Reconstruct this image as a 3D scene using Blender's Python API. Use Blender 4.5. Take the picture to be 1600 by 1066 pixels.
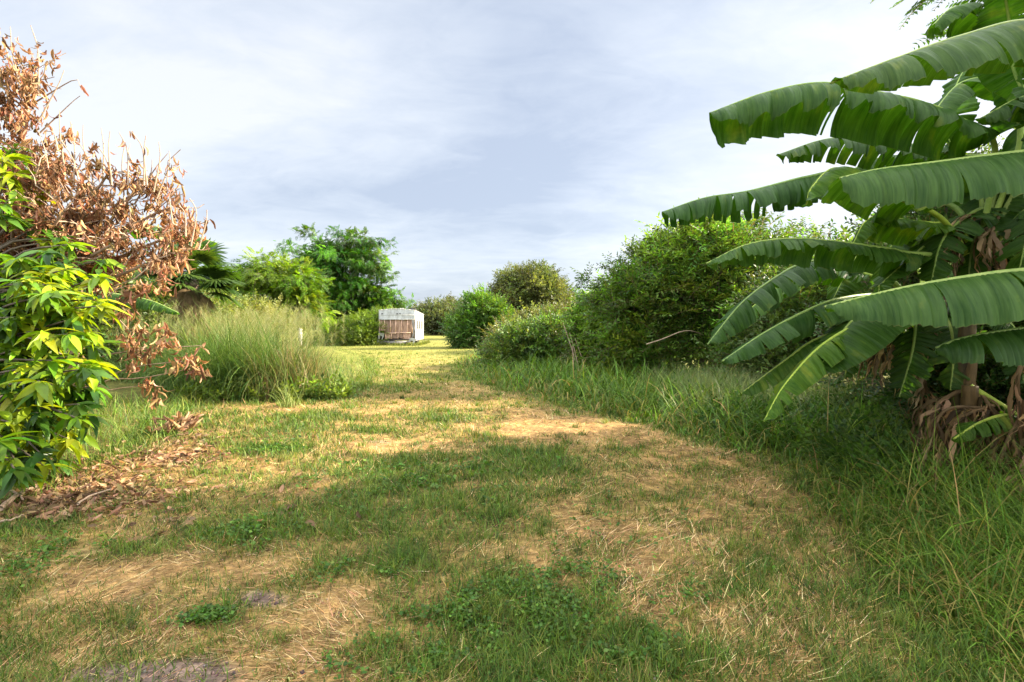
import bpy, math
import numpy as np
from mathutils import Vector

for o in list(bpy.data.objects):
    bpy.data.objects.remove(o)
SC = bpy.context.scene
COL = SC.collection
PI = math.pi
R = math.radians

# ---------------------------------------------------------------- camera, sky, sun, exposure
CAMZ, F, HOR = 1.5, 800.0, 510.0          # eye height; focal length and horizon row in photo pixels (1600 wide)
cd = bpy.data.cameras.new('camera')
cd.sensor_width = 36.0
cd.lens = 36.0 * F / 1600.0
cd.shift_y = (HOR - 533.0) / 1600.0
cd.clip_start, cd.clip_end = 0.05, 4000
cam = bpy.data.objects.new('camera', cd)
COL.objects.link(cam)
cam.location = (0, 0, CAMZ)
cam.rotation_euler = (R(90), 0, 0)
SC.camera = cam
SC.view_settings.view_transform = 'Standard'
SC.view_settings.look = 'None'
SC.view_settings.exposure = 2.6
SC.view_settings.gamma = 1.0
SC.cycles.max_bounces = 7
SC.cycles.diffuse_bounces = 4
SC.cycles.transmission_bounces = 4
SC.cycles.use_denoising = True

SUN_AZ, SUN_EL = R(16), R(26)             # azimuth measured from +X towards +Y
sd = bpy.data.lights.new('sun', 'SUN')
sd.energy = 4.3
sd.angle = R(0.6)
sd.color = (1.0, 0.87, 0.68)
sun = bpy.data.objects.new('sun', sd)
COL.objects.link(sun)
sv = Vector((math.cos(SUN_EL) * math.cos(SUN_AZ), math.cos(SUN_EL) * math.sin(SUN_AZ), math.sin(SUN_EL)))
sun.rotation_euler = sv.to_track_quat('Z', 'Y').to_euler()
sun.location = (30, 20, 30)

W = bpy.data.worlds.new('World')
SC.world = W
W.use_nodes = True
nt = W.node_tree
nt.nodes.clear()


class NB:
    """tiny node builder"""
    def __init__(s, tree):
        s.t = tree

    def n(s, kind, _props=None, **ins):
        nd = s.t.nodes.new(kind)
        for k, v in (_props or {}).items():
            setattr(nd, k, v)
        for k, v in ins.items():
            key = int(k[1:]) if k[0] == 'i' and k[1:].isdigit() else k.replace('_', ' ')
            sock = nd.inputs[key]
            if isinstance(v, bpy.types.NodeSocket):
                s.t.links.new(v, sock)
            else:
                sock.default_value = v
        return nd

    def math(s, op, a, b=0.0, c=0.0, clamp=False):
        return s.n('ShaderNodeMath', {'operation': op, 'use_clamp': clamp}, i0=a, i1=b, i2=c).outputs[0]

    def vmath(s, op, a, b=(0, 0, 0)):
        nd = s.n('ShaderNodeVectorMath', {'operation': op}, i0=a, i1=b)
        return nd.outputs[1] if op in ('DOT_PRODUCT', 'LENGTH') else nd.outputs[0]

    def mix(s, f, a, b, mode='MIX'):
        nd = s.n('ShaderNodeMix', {'data_type': 'RGBA', 'blend_type': mode}, i0=f, i6=a, i7=b)
        return nd.outputs[2]

    def ramp(s, f, stops):
        nd = s.n('ShaderNodeValToRGB', i0=f)
        e = nd.color_ramp.elements
        while len(e) < len(stops):
            e.new(0.5)
        for k, (p, c) in enumerate(stops):
            e[k].position = p
            e[k].color = (c[0], c[1], c[2], 1) if not isinstance(c, (int, float)) else (c, c, c, 1)
        return nd.outputs[0]

    def noise(s, vec, scale, detail=4.0, rough=0.55, dist=0.0):
        return s.n('ShaderNodeTexNoise', Vector=vec, Scale=scale, Detail=detail, Roughness=rough, Distortion=dist).outputs[0]


b = NB(nt)
sky = b.n('ShaderNodeTexSky', {'sky_type': 'NISHITA', 'sun_disc': False, 'sun_elevation': SUN_EL,
                               'sun_rotation': PI / 2 - SUN_AZ, 'air_density': 1.0, 'dust_density': 1.5})
tc = b.n('ShaderNodeTexCoord').outputs['Generated']
sep = b.n('ShaderNodeSeparateXYZ', i0=tc)
den = b.math('ADD', b.math('MAXIMUM', sep.outputs[2], 0.0), 0.22)
pl = b.n('ShaderNodeCombineXYZ', i0=b.math('DIVIDE', sep.outputs[0], den), i1=b.math('DIVIDE', sep.outputs[1], den), i2=0.0).outputs[0]
rot = b.n('ShaderNodeMapping', Vector=pl, Location=(3.1, 0.4, 0.0), Rotation=(0, 0, R(-24)), Scale=(0.62, 1.0, 1.0)).outputs[0]
cl1 = b.noise(rot, 0.75, 7.0, 0.52, 0.35)
cl2 = b.noise(rot, 2.6, 6.0, 0.6, 0.6)
bank = b.vmath('DOT_PRODUCT', tc, (-0.74, 0.55, 0.38))      # brighter cloud bank on the left
bank = b.math('MULTIPLY', b.math('SUBTRACT', bank, 0.78), 0.55)
bank2 = b.vmath('DOT_PRODUCT', tc, (0.47, 0.84, 0.27))
bank2 = b.math('MULTIPLY', b.math('MAXIMUM', b.math('SUBTRACT', bank2, 0.90), 0.0), 2.2)
dens = b.math('ADD', b.math('ADD', cl1, b.math('MULTIPLY', b.math('SUBTRACT', cl2, 0.5), 0.46)),
              b.math('ADD', b.math('MAXIMUM', bank, -0.06), bank2))
cl3 = b.noise(rot, 7.0, 5.0, 0.6, 0.8)
dens = b.math('ADD', dens, b.math('MULTIPLY', b.math('SUBTRACT', cl3, 0.5), 0.22))
cloud = b.ramp(dens, [(0.34, (0.096, 0.109, 0.134)), (0.46, (0.118, 0.130, 0.151)), (0.58, (0.140, 0.150, 0.166)), (0.72, (0.168, 0.172, 0.179))])
# unseen cloud overhead and behind the viewer is brightened to fill the shade
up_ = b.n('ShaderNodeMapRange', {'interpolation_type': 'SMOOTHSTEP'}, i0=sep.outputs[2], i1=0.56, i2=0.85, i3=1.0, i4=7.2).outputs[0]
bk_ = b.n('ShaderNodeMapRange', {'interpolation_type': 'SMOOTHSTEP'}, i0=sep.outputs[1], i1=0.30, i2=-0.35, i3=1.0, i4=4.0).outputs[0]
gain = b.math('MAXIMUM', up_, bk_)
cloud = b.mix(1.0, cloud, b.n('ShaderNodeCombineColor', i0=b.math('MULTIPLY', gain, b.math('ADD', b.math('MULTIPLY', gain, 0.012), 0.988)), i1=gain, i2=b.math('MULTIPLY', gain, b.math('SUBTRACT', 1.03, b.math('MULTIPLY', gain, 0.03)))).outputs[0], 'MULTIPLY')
nis = b.mix(1.0, sky.outputs[0], (0.05, 0.05, 0.05, 1), 'MULTIPLY')
# thin veil near the horizon
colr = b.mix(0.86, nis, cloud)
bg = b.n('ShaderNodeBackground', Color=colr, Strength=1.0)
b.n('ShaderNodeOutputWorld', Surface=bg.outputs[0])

# ---------------------------------------------------------------- numpy helpers
rng = np.random.default_rng(11)
U = rng.uniform
N = rng.normal


def P(px, py, d):
    return np.array([(px - 800.0) / F * d, d, CAMZ - (py - HOR) / F * d])


def G(px, py):
    d = F * CAMZ / (py - HOR)
    return np.array([(px - 800.0) / F * d, d, 0.0])


def nrm(v):
    v = np.asarray(v, float)
    return v / np.maximum(np.linalg.norm(v, axis=-1, keepdims=True), 1e-9)


_TAB = np.random.default_rng(5).random((256, 256))


def vnoise(x, y):
    xi, yi = np.floor(x).astype(int), np.floor(y).astype(int)
    fx, fy = x - xi, y - yi
    fx, fy = fx * fx * (3 - 2 * fx), fy * fy * (3 - 2 * fy)
    a = _TAB[xi & 255, yi & 255]; c = _TAB[(xi + 1) & 255, yi & 255]
    d = _TAB[xi & 255, (yi + 1) & 255]; e = _TAB[(xi + 1) & 255, (yi + 1) & 255]
    return (a * (1 - fx) + c * fx) * (1 - fy) + (d * (1 - fx) + e * fx) * fy


def fbm(x, y, s=1.0, o=4, seed=0):
    t, a, tot = 0, 1.0, 0
    for k in range(o):
        t = t + a * vnoise(x * s + 17.3 * k + seed * 7.7, y * s + 9.1 * k + seed * 3.3)
        tot += a
        a *= 0.5
        s *= 2.03
    return t / tot


ORG = {}


def mesh(name, V, Q, mat, C=None, UV=None, smooth=False, parent=None, T=None):
    """one mesh object from vertex array V, quad array Q, optional tri array T and per-vertex colours C"""
    V = np.asarray(V, np.float32).reshape(-1, 3)
    if parent is not None:
        V = V - ORG[parent.name].astype(np.float32)
    Q = np.asarray(Q, np.int32).reshape(-1, 4)
    me = bpy.data.meshes.new(name)
    nt_ = 0 if T is None else len(T)
    me.vertices.add(len(V))
    me.vertices.foreach_set('co', V.ravel())
    nl = len(Q) * 4 + nt_ * 3
    me.loops.add(nl)
    li = Q.ravel() if not nt_ else np.concatenate([Q.ravel(), np.asarray(T, np.int32).ravel()])
    me.loops.foreach_set('vertex_index', li.astype(np.int32))
    st = np.arange(len(Q)) * 4
    if nt_:
        st = np.concatenate([st, len(Q) * 4 + np.arange(nt_) * 3])
    me.polygons.add(len(st))
    me.polygons.foreach_set('loop_start', st.astype(np.int32))
    if smooth:
        me.polygons.foreach_set('use_smooth', np.ones(len(st), bool))
    me.update(calc_edges=True)
    if C is not None:
        C = np.asarray(C, np.float32).reshape(-1, 3)
        at = me.attributes.new('col', 'FLOAT_COLOR', 'POINT')
        at.data.foreach_set('color', np.concatenate([C, np.ones((len(C), 1), np.float32)], 1).ravel())
    if UV is not None:
        ul = me.uv_layers.new(name='UVMap')
        ul.data.foreach_set('uv', np.asarray(UV, np.float32)[li].ravel())
    me.materials.append(mat)
    o = bpy.data.objects.new(name, me)
    COL.objects.link(o)
    if parent is not None:
        o.parent = parent
        ORG[o.name] = ORG[parent.name]
    return o


def tag(o, label, cat, group=None, kind=None):
    if label: o['label'] = label
    if cat: o['category'] = cat
    if group: o['group'] = group
    if kind: o['kind'] = kind
    return o


def thing(name, label, cat, loc, group=None):
    o = bpy.data.objects.new(name, None)
    o.empty_display_size = 0.2
    COL.objects.link(o)
    o.location = tuple(float(c) for c in loc)
    ORG[o.name] = np.array(loc, float)
    return tag(o, label, cat, group)


class Buf:
    """collects pieces of one mesh"""
    def __init__(s):
        s.V, s.Q, s.C, s.n = [], [], [], 0

    def add(s, V, Q, C=(1, 1, 1)):
        V = np.asarray(V, float).reshape(-1, 3)
        s.V.append(V)
        s.Q.append(np.asarray(Q, int).reshape(-1, 4) + s.n)
        C = np.asarray(C, float)
        s.C.append(np.broadcast_to(C, (len(V), 3)))
        s.n += len(V)

    def build(s, name, mat, parent=None, smooth=False):
        return mesh(name, np.concatenate(s.V), np.concatenate(s.Q), mat, np.concatenate(s.C), smooth=smooth, parent=parent)

    def box(s, lo, hi, C=(1, 1, 1), tf=None):
        lo, hi = np.array(lo, float), np.array(hi, float)
        v = np.array([[x, y, z] for x in (0, 1) for y in (0, 1) for z in (0, 1)]) * (hi - lo) + lo
        if tf is not None: v = tf(v)
        s.add(v, [[0, 1, 3, 2], [4, 6, 7, 5], [0, 4, 5, 1], [2, 3, 7, 6], [0, 2, 6, 4], [1, 5, 7, 3]], C)

    def tube(s, pts, rad, n=6, C=(1, 1, 1), cap=True):
        pts = np.asarray(pts, float)
        rad = np.broadcast_to(np.asarray(rad, float), (len(pts),))
        t = nrm(np.gradient(pts, axis=0))
        a = np.array([1.0, 0, 0]) if abs(t[0][0]) < 0.8 else np.array([0, 1.0, 0])
        rings = []
        for k in range(len(pts)):
            a = a - t[k] * np.dot(a, t[k])
            a = a / max(np.linalg.norm(a), 1e-9)
            c = np.cross(t[k], a)
            th = np.arange(n) / n * 2 * PI
            rings.append(pts[k] + rad[k] * (np.cos(th)[:, None] * a + np.sin(th)[:, None] * c))
        V = np.concatenate(rings)
        q = []
        for k in range(len(pts) - 1):
            for j in range(n):
                j2 = (j + 1) % n
                q.append([k * n + j, k * n + j2, (k + 1) * n + j2, (k + 1) * n + j])
        if cap and n >= 4:
            for base in (0, (len(pts) - 1) * n):
                for j in range(1, n - 2, 2):
                    q.append([base, base + j, base + j + 1, base + min(j + 2, n - 1)])
        s.add(V, q, C)


def crv(pts, n):
    """Catmull-Rom through pts, n samples evenly by length"""
    p = np.asarray(pts, float)
    if len(p) == 2:
        t = np.linspace(0, 1, n)[:, None]
        return p[0] * (1 - t) + p[1] * t
    e = np.concatenate([[2 * p[0] - p[1]], p, [2 * p[-1] - p[-2]]])
    out = []
    for k in range(len(p) - 1):
        t = np.linspace(0, 1, 24, endpoint=False)[:, None]
        a, b_, c, d = e[k], e[k + 1], e[k + 2], e[k + 3]
        out.append(0.5 * (2 * b_ + (c - a) * t + (2 * a - 5 * b_ + 4 * c - d) * t * t + (3 * b_ - a - 3 * c + d) * t ** 3))
    o = np.concatenate(out + [p[-1:]])
    L = np.concatenate([[0], np.cumsum(np.linalg.norm(np.diff(o, axis=0), axis=1))])
    s_ = np.linspace(0, L[-1], n)
    return np.stack([np.interp(s_, L, o[:, k]) for k in range(3)], 1)


def wob(a, c, n, amp):
    """a slightly crooked branch from a to c"""
    a, c = np.asarray(a, float), np.asarray(c, float)
    L = np.linalg.norm(c - a)
    t = np.linspace(0, 1, n)[:, None]
    p = a * (1 - t) + c * t
    p[1:-1] += N(0, amp * L, (n - 2, 3))
    return p


def frames(f, up):
    f = nrm(f)
    s_ = nrm(np.cross(f, up))
    n_ = np.cross(s_, f)
    return np.stack([s_, f, n_], -1)


class Tmpl:
    def __init__(s, V, Q, twig=None, shade=None):
        s.V, s.Q = np.asarray(V, float), np.asarray(Q, int)
        s.twig = np.zeros(len(s.V), bool) if twig is None else twig
        s.shade = np.ones(len(s.V)) if shade is None else shade


def inst(buf, tm, T, Rm, S, C, twigc=(0.16, 0.11, 0.07)):
    """copies of a template leaf / spray inside ONE mesh"""
    n = len(T)
    if n == 0: return
    S = np.broadcast_to(np.asarray(S, float), (n,))
    V = np.einsum('nij,vj->nvi', Rm, tm.V) * S[:, None, None] + T[:, None, :]
    m = len(tm.V)
    Q = (tm.Q[None] + (np.arange(n) * m)[:, None, None]).reshape(-1, 4)
    Cc = np.broadcast_to(C, (n, 3))[:, None, :] * tm.shade[None, :, None]
    Cc = np.where(tm.twig[None, :, None], np.array(twigc), Cc)
    buf.add(V.reshape(-1, 3), Q, Cc.reshape(-1, 3))


def leaf_t(l=1.0, w=0.25, nseg=4, fold=0.25, curl=0.3, wave=0.0, pw=0.75):
    t = np.linspace(0, 1, nseg + 1)
    ww = w / 2 * np.sin(PI * np.clip(t, 0.02, 0.985) ** pw)
    z = -curl * t ** 2 * l
    V, Q = [], []
    for k in range(nseg + 1):
        zz = fold * ww[k]
        wv = wave * math.sin(k * 2.4)
        V += [[-ww[k], t[k] * l, z[k] + zz + wv], [0, t[k] * l, z[k]], [ww[k], t[k] * l, z[k] + zz - wv]]
    for k in range(nseg):
        a = k * 3
        Q += [[a, a + 1, a + 4, a + 3], [a + 1, a + 2, a + 5, a + 4]]
    return Tmpl(V, Q)


def spray_t(seed, n=12, leaf=0.22, w=0.45, ang=52, droop=0.25, opp=False, nseg=1, twig=True, jit=0.25, tipleaf=True):
    """a twig of length 1 along +y carrying n leaves"""
    g = np.random.default_rng(seed)
    V, Q, tw, sh = [], [], [], []
    nv = 0
    lt = leaf_t(1, w, 2 if nseg == 1 else nseg, 0.25, 0.25)
    pos = np.linspace(0.16, 0.98, n)
    for i, p in enumerate(pos):
        for sgn in ((-1, 1) if opp else ((-1) ** i,)):
            a = R(ang) * sgn + g.normal(0, jit * 0.5)
            if tipleaf and i == n - 1 and not opp: a = g.normal(0, 0.1)
            el = g.normal(0.1, jit)
            f = np.array([math.sin(a) * math.cos(el), math.cos(a) * math.cos(el), math.sin(el)])
            up = nrm(np.array([g.normal(0, jit), g.normal(0, jit), 1.0]))
            M = frames(f[None], up[None])[0]
            l = leaf * g.uniform(0.75, 1.2) * (1 - 0.35 * p if not opp else math.sin(PI * (0.2 + 0.75 * p)) ** 0.6)
            v = (M @ lt.V.T).T * l + np.array([0, p, -droop * p * p])
            V.append(v); Q.append(lt.Q + nv); nv += len(v)
            tw.append(np.zeros(len(v), bool))
            sh.append(np.full(len(v), g.uniform(0.75, 1.25)))
    if twig:
        t = np.linspace(0, 1, 4)
        r = 0.012
        v = np.concatenate([[[-r * (1 - 0.7 * k), k, -droop * k * k], [r * (1 - 0.7 * k), k, -droop * k * k + r * 0.8]] for k in t])
        V.append(v)
        Q.append(np.array([[0, 1, 3, 2], [2, 3, 5, 4], [4, 5, 7, 6]]) + nv)
        tw.append(np.ones(len(v), bool)); sh.append(np.ones(len(v)))
    return Tmpl(np.concatenate(V), np.concatenate(Q), np.concatenate(tw), np.concatenate(sh))


def blades(pos, L, Wd, az, lean, bend, nseg, C, tipc=None):
    n = len(pos)
    L, Wd, az, lean, bend = [np.broadcast_to(np.asarray(a, float), (n,)) for a in (L, Wd, az, lean, bend)]
    p = pos.astype(float).copy()
    rot_ = az + PI / 2 + N(0, 0.5, n)
    side = np.stack([np.cos(rot_), np.sin(rot_), np.zeros(n)], 1)
    V = np.empty((n, nseg + 1, 2, 3))
    for k in range(nseg + 1):
        w = (Wd * (1 - 0.93 * (k / nseg) ** 1.6))[:, None] * 0.5
        V[:, k, 0] = p - side * w
        V[:, k, 1] = p + side * w
        t = lean + bend * ((k + 0.5) / nseg) ** 1.3
        p = p + (L / nseg)[:, None] * np.stack([np.sin(t) * np.cos(az), np.sin(t) * np.sin(az), np.cos(t)], 1)
        if k < nseg: p[:, 2] = np.maximum(p[:, 2], pos[:, 2] + 0.004)
    m = 2 * (nseg + 1)
    q = np.array([[2 * k, 2 * k + 1, 2 * k + 3, 2 * k + 2] for k in range(nseg)])
    Q = (q[None] + (np.arange(n) * m)[:, None, None]).reshape(-1, 4)
    Cc = np.broadcast_to(np.broadcast_to(C, (n, 3))[:, None, None, :], V.shape)
    if tipc is not None:
        k = (np.arange(nseg + 1) / nseg)[None, :, None, None] ** 2
        Cc = Cc * (1 - k) + np.broadcast_to(tipc, (n, 3))[:, None, None, :] * k
    return V.reshape(-1, 3), Q, Cc.reshape(-1, 3)


def pal(cs, n, jit=0.18):
    """n colours blended between the given colours, each with its own variation"""
    cs = np.asarray(cs, float)
    k = U(0, len(cs) - 1, n)
    i = np.minimum(k.astype(int), len(cs) - 2) if len(cs) > 1 else np.zeros(n, int)
    f = (k - i)[:, None]
    c = cs[i] * (1 - f) + cs[np.minimum(i + 1, len(cs) - 1)] * f
    return c * np.exp(N(0, jit, (n, 1))) * np.exp(N(0, jit * 0.35, (n, 3)))


# ---------------------------------------------------------------- materials
def new_mat(name):
    m = bpy.data.materials.new(name)
    m.use_nodes = True
    m.node_tree.nodes.clear()
    return m, NB(m.node_tree)


def leaf_mat(name, rough=0.5, transl=0.38, spec=0.35, warm=(1.25, 1.25, 0.55), mul=1.0, bump=0.0):
    m, b = new_mat(name)
    at = b.n('ShaderNodeAttribute', {'attribute_name': 'col'}).outputs['Color']
    geo = b.n('ShaderNodeNewGeometry').outputs['Position']
    ns = b.noise(geo, 9.0, 3.0)
    v = b.ramp(ns, [(0.3, (0.78, 0.80, 0.78)), (0.7, (1.2, 1.18, 1.15))])
    col = b.mix(1.0, at, v, 'MULTIPLY')
    if mul != 1.0:
        col = b.mix(1.0, col, (mul, mul, mul, 1), 'MULTIPLY')
    pb = b.n('ShaderNodeBsdfPrincipled', Base_Color=col, Roughness=rough, Specular_IOR_Level=spec)
    tr = b.n('ShaderNodeBsdfTranslucent', Color=b.mix(1.0, col, (*warm, 1), 'MULTIPLY'))
    mx = b.n('ShaderNodeMixShader', i0=transl, i1=pb.outputs[0], i2=tr.outputs[0])
    b.n('ShaderNodeOutputMaterial', Surface=mx.outputs[0])
    return m


def solid_mat(name, c1, c2, scale=6.0, rough=0.85, bump=0.3, stretch=(1, 1, 1), attr=True, spec=0.2, metal=0.0, bdist=0.02):
    m, b = new_mat(name)
    tcn = b.n('ShaderNodeTexCoord').outputs['Object']
    mp = b.n('ShaderNodeMapping', Vector=tcn, Scale=stretch).outputs[0]
    n1 = b.noise(mp, scale, 6.0, 0.62)
    n2 = b.noise(mp, scale * 5, 4.0, 0.6)
    f = b.math('ADD', b.math('MULTIPLY', n1, 0.7), b.math('MULTIPLY', n2, 0.3))
    col = b.ramp(f, [(0.34, c1), (0.66, c2)])
    if attr:
        col = b.mix(1.0, col, b.n('ShaderNodeAttribute', {'attribute_name': 'col'}).outputs['Color'], 'MULTIPLY')
    bp = b.n('ShaderNodeBump', Strength=bump, Distance=bdist, Height=f)
    pb = b.n('ShaderNodeBsdfPrincipled', Base_Color=col, Roughness=rough, Specular_IOR_Level=spec, Metallic=metal, Normal=bp.outputs[0])
    b.n('ShaderNodeOutputMaterial', Surface=pb.outputs[0])
    return m


M_LEAF = leaf_mat('tree_leaf', 0.45, 0.42, 0.28, (1.3, 1.25, 0.4), 0.9)
M_GLOSS = leaf_mat('glossy_leaf', 0.40, 0.45, 0.3, (1.35, 1.25, 0.4))
M_GRASS = leaf_mat('grass_blade', 0.55, 0.35, 0.25, (1.15, 1.15, 0.6))
M_DRYLEAF = leaf_mat('dry_leaf', 0.75, 0.28, 0.15, (1.25, 1.0, 0.75))
M_STRAW = leaf_mat('straw', 0.8, 0.15, 0.1, (1.1, 1.0, 0.8))
M_BARK = solid_mat('bark', (0.06, 0.047, 0.035), (0.17, 0.135, 0.10), 9, 0.9, 0.6, (1, 1, 0.3))
M_TWIG = solid_mat('dead_twig', (0.20, 0.13, 0.09), (0.42, 0.31, 0.22), 12, 0.85, 0.4)
M_PALMTRUNK = solid_mat('palm_trunk', (0.05, 0.036, 0.025), (0.15, 0.105, 0.07), 7, 0.95, 0.8, (1, 1, 2.5))
M_WHITE = solid_mat('white_painted_metal', (0.26, 0.25, 0.23), (0.56, 0.56, 0.55), 2.2, 0.55, 0.15, (1, 1, 0.6), spec=0.35)
M_WOOD = solid_mat('weathered_wood', (0.22, 0.135, 0.10), (0.52, 0.36, 0.28), 2.2, 0.85, 0.4, (3, 3, 0.7))
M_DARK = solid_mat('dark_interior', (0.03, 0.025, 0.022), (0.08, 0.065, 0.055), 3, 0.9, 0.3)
M_STEEL = solid_mat('rusty_steel', (0.10, 0.085, 0.08), (0.30, 0.28, 0.27), 4, 0.65, 0.3, spec=0.4)
M_RUBBER = solid_mat('old_rubber', (0.015, 0.015, 0.015), (0.05, 0.048, 0.045), 8, 0.85, 0.2)
M_GLASS = solid_mat('dusty_window_glass', (0.03, 0.035, 0.04), (0.09, 0.095, 0.10), 3, 0.35, 0.05, spec=0.25)
M_POST = solid_mat('grey_post_wood', (0.24, 0.21, 0.18), (0.52, 0.48, 0.43), 7, 0.9, 0.6, (2, 2, 0.4))


def banana_mat(name, c1, c2, transl=0.42, rough=0.46, warm=(1.15, 1.35, 0.25)):
    m, b = new_mat(name)
    uv = b.n('ShaderNodeUVMap').outputs[0]
    sp = b.n('ShaderNodeSeparateXYZ', i0=uv)
    u1 = b.n('ShaderNodeCombineXYZ', i0=sp.outputs[0], i1=b.math('MULTIPLY', sp.outputs[1], 0.02), i2=0.0).outputs[0]
    fine = b.noise(u1, 95.0, 2.0, 0.6)
    broad = b.noise(u1, 13.0, 3.0, 0.65)
    blot = b.noise(b.n('ShaderNodeNewGeometry').outputs['Position'], 3.5, 5.0, 0.6)
    f = b.math('ADD', b.math('ADD', b.math('MULTIPLY', fine, 0.34), b.math('MULTIPLY', broad, 0.33)), b.math('MULTIPLY', blot, 0.33))
    col = b.ramp(f, [(0.38, c1), (0.62, c2)])
    at = b.n('ShaderNodeAttribute', {'attribute_name': 'col'}).outputs['Color']
    old = b.n('ShaderNodeMapRange', i0=b.math('ADD', blot, b.math('MULTIPLY', b.math('SUBTRACT', broad, .5), .5)), i1=0.60, i2=0.74).outputs[0]
    col = b.mix(b.math('MULTIPLY', old, 0.55), col, (0.19, 0.21, 0.035, 1))
    # yellowing along the outer margin and the ragged tip
    marg = b.math('SUBTRACT', sp.outputs[1], b.math('MULTIPLY', broad, 0.09))
    col = b.mix(b.n('ShaderNodeMapRange', i0=marg, i1=0.875, i2=0.94).outputs[0], col, (0.26, 0.19, 0.055, 1))
    col = b.mix(1.0, col, at, 'MULTIPLY')
    hgt = b.math('ADD', b.math('MULTIPLY', fine, 0.5), b.math('MULTIPLY', broad, 1.0))
    bp = b.n('ShaderNodeBump', Strength=0.7, Distance=0.012, Height=hgt)
    pb = b.n('ShaderNodeBsdfPrincipled', Base_Color=col, Roughness=rough, Specular_IOR_Level=0.2, Normal=bp.outputs[0])
    tr = b.n('ShaderNodeBsdfTranslucent', Color=b.mix(1.0, col, (*warm, 1), 'MULTIPLY'))
    mx = b.n('ShaderNodeMixShader', i0=transl, i1=pb.outputs[0], i2=tr.outputs[0])
    b.n('ShaderNodeOutputMaterial', Surface=mx.outputs[0])
    return m


M_BAN = banana_mat('banana_leaf', (0.017, 0.056, 0.005), (0.074, 0.142, 0.027))
M_MIDRIB = solid_mat('banana_midrib', (0.16, 0.24, 0.05), (0.30, 0.36, 0.10), 10, 0.45, 0.1)
M_BANDRY = leaf_mat('dry_banana_leaf', 0.8, 0.25, 0.15, (1.3, 1.0, 0.7))
M_PSEUDO = solid_mat('banana_pseudostem', (0.035, 0.026, 0.012), (0.16, 0.115, 0.05), 5, 0.6, 0.4, (3, 3, 0.4))

# ---------------------------------------------------------------- ground
# right-hand edge of the mown track, from near to far (x as a function of y)
EDGE = np.array([[2.05, 1.0], [2.05, 2.16], [2.1, 2.73], [2.33, 3.5], [2.63, 4.3], [2.8, 5.7], [2.33, 6.7], [1.5, 8.6], [0.45, 11.2],
                 [-0.9, 13.3], [-1.75, 16.5], [-2.35, 20], [-2.4, 24], [-1.2, 30], [-0.2, 36], [1, 60]])
# left-hand edge
LEDGE = np.array([[-4.3, 1.0], [-4.3, 4.0], [-4.4, 6.0], [-5.6, 8.5], [-6.0, 9.9], [-4.0, 10.3], [-3.55, 12.0], [-4.3, 16], [-6.5, 24], [-12.5, 36], [-14, 60]])


def edge_x(y, E=EDGE):
    return np.interp(y, E[:, 1], E[:, 0])


def px_patches(x, y, lst):
    t = np.zeros_like(x)
    for px, py, rx, ry, w in lst:
        g = G(px, py)
        sx = rx / F * g[1]
        sy = ry * g[1] ** 2 / (F * CAMZ)
        t = t + w * np.exp(-(((x - g[0]) / sx) ** 2 + ((y - g[1]) / sy) ** 2))
    return t


GREEN = [(640, 770, 190, 60, .48), (400, 830, 70, 25, .5), (560, 880, 70, 25, .45), (850, 780, 150, 45, .35), (790, 955, 120, 50, .8), (640, 1030, 90, 30, .6),
         (1000, 1010, 90, 40, .35), (60, 830, 80, 25, .5), (60, 910, 60, 25, .35), (440, 700, 45, 18, .5), (210, 690, 60, 30, .6), (660, 650, 80, 10, .4),
         (620, 600, 60, 12, .35), (690, 585, 40, 14, .5), (330, 960, 40, 15, .4), (500, 660, 60, 12, .3), (1130, 850, 60, 60, .15), (560, 540, 80, 8, .4), (700, 720, 200, 20, .3)]
STRAWP = [(200, 900, 160, 60, .45), (420, 900, 90, 40, .5), (250, 730, 110, 30, .55), (1080, 770, 140, 50, .45), (1000, 880, 140, 80, .3), (850, 665, 150, 15, .45),
          (400, 640, 120, 8, .6), (560, 600, 40, 8, .2), (1200, 1000, 140, 60, .25), (620, 690, 60, 12, .4), (110, 760, 140, 22, .5), (520, 930, 70, 30, .4), (300, 860, 80, 20, .3), (150, 990, 150, 50, .4)]
SOIL = [(240, 1055, 150, 34, 1.3), (420, 935, 46, 16, .9), (150, 1050, 60, 20, .5), (40, 790, 60, 16, .4), (395, 930, 20, 10, .4), (780, 1075, 80, 18, .35), (560, 690, 40, 6, .3)]


def greenness(x, y):
    g = 0.55 + 1.25 * (fbm(x, y, 0.8, 5, 1) - 0.5) + 1.25 * (fbm(x, y, 3.6, 4, 2) - 0.5)
    g = g + px_patches(x, y, GREEN) - px_patches(x, y, STRAWP)
    # beyond the near field it evens out to yellow-green, the verges are green
    far = np.clip((y - 9) / 14, 0, 1)
    g = g * (1 - 0.55 * far) + 0.30 * far
    out = np.maximum(x - edge_x(y) + 0.25, edge_x(y, LEDGE) + 0.2 - x)
    g = g + 0.9 * np.clip(out / 0.6, 0, 1)
    # worn wheel track towards the caravan
    cx = np.interp(y, [5, 9, 13, 20, 30, 60], [1.4, 0.4, -1.5, -3.4, -5.0, -5.5])
    g = g - 0.25 * np.exp(-((x - cx) / 0.8) ** 2) * np.clip((y - 5) / 3, 0, 1)
    return np.clip(g, 0, 1)


def soilness(x, y):
    return np.clip((px_patches(x, y, SOIL) + 1.5 * (fbm(x, y, 2.6, 5, 5) - 0.58) - .22) * 2.0, 0, 1)


def gz(x, y):
    near = np.exp(-(np.maximum(y, 0) / 60) ** 2)
    return near * (0.10 * (fbm(x, y, 0.5, 2, 8) - 0.5) + 0.05 * (fbm(x, y, 2.2, 3, 9) - 0.5))


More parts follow.
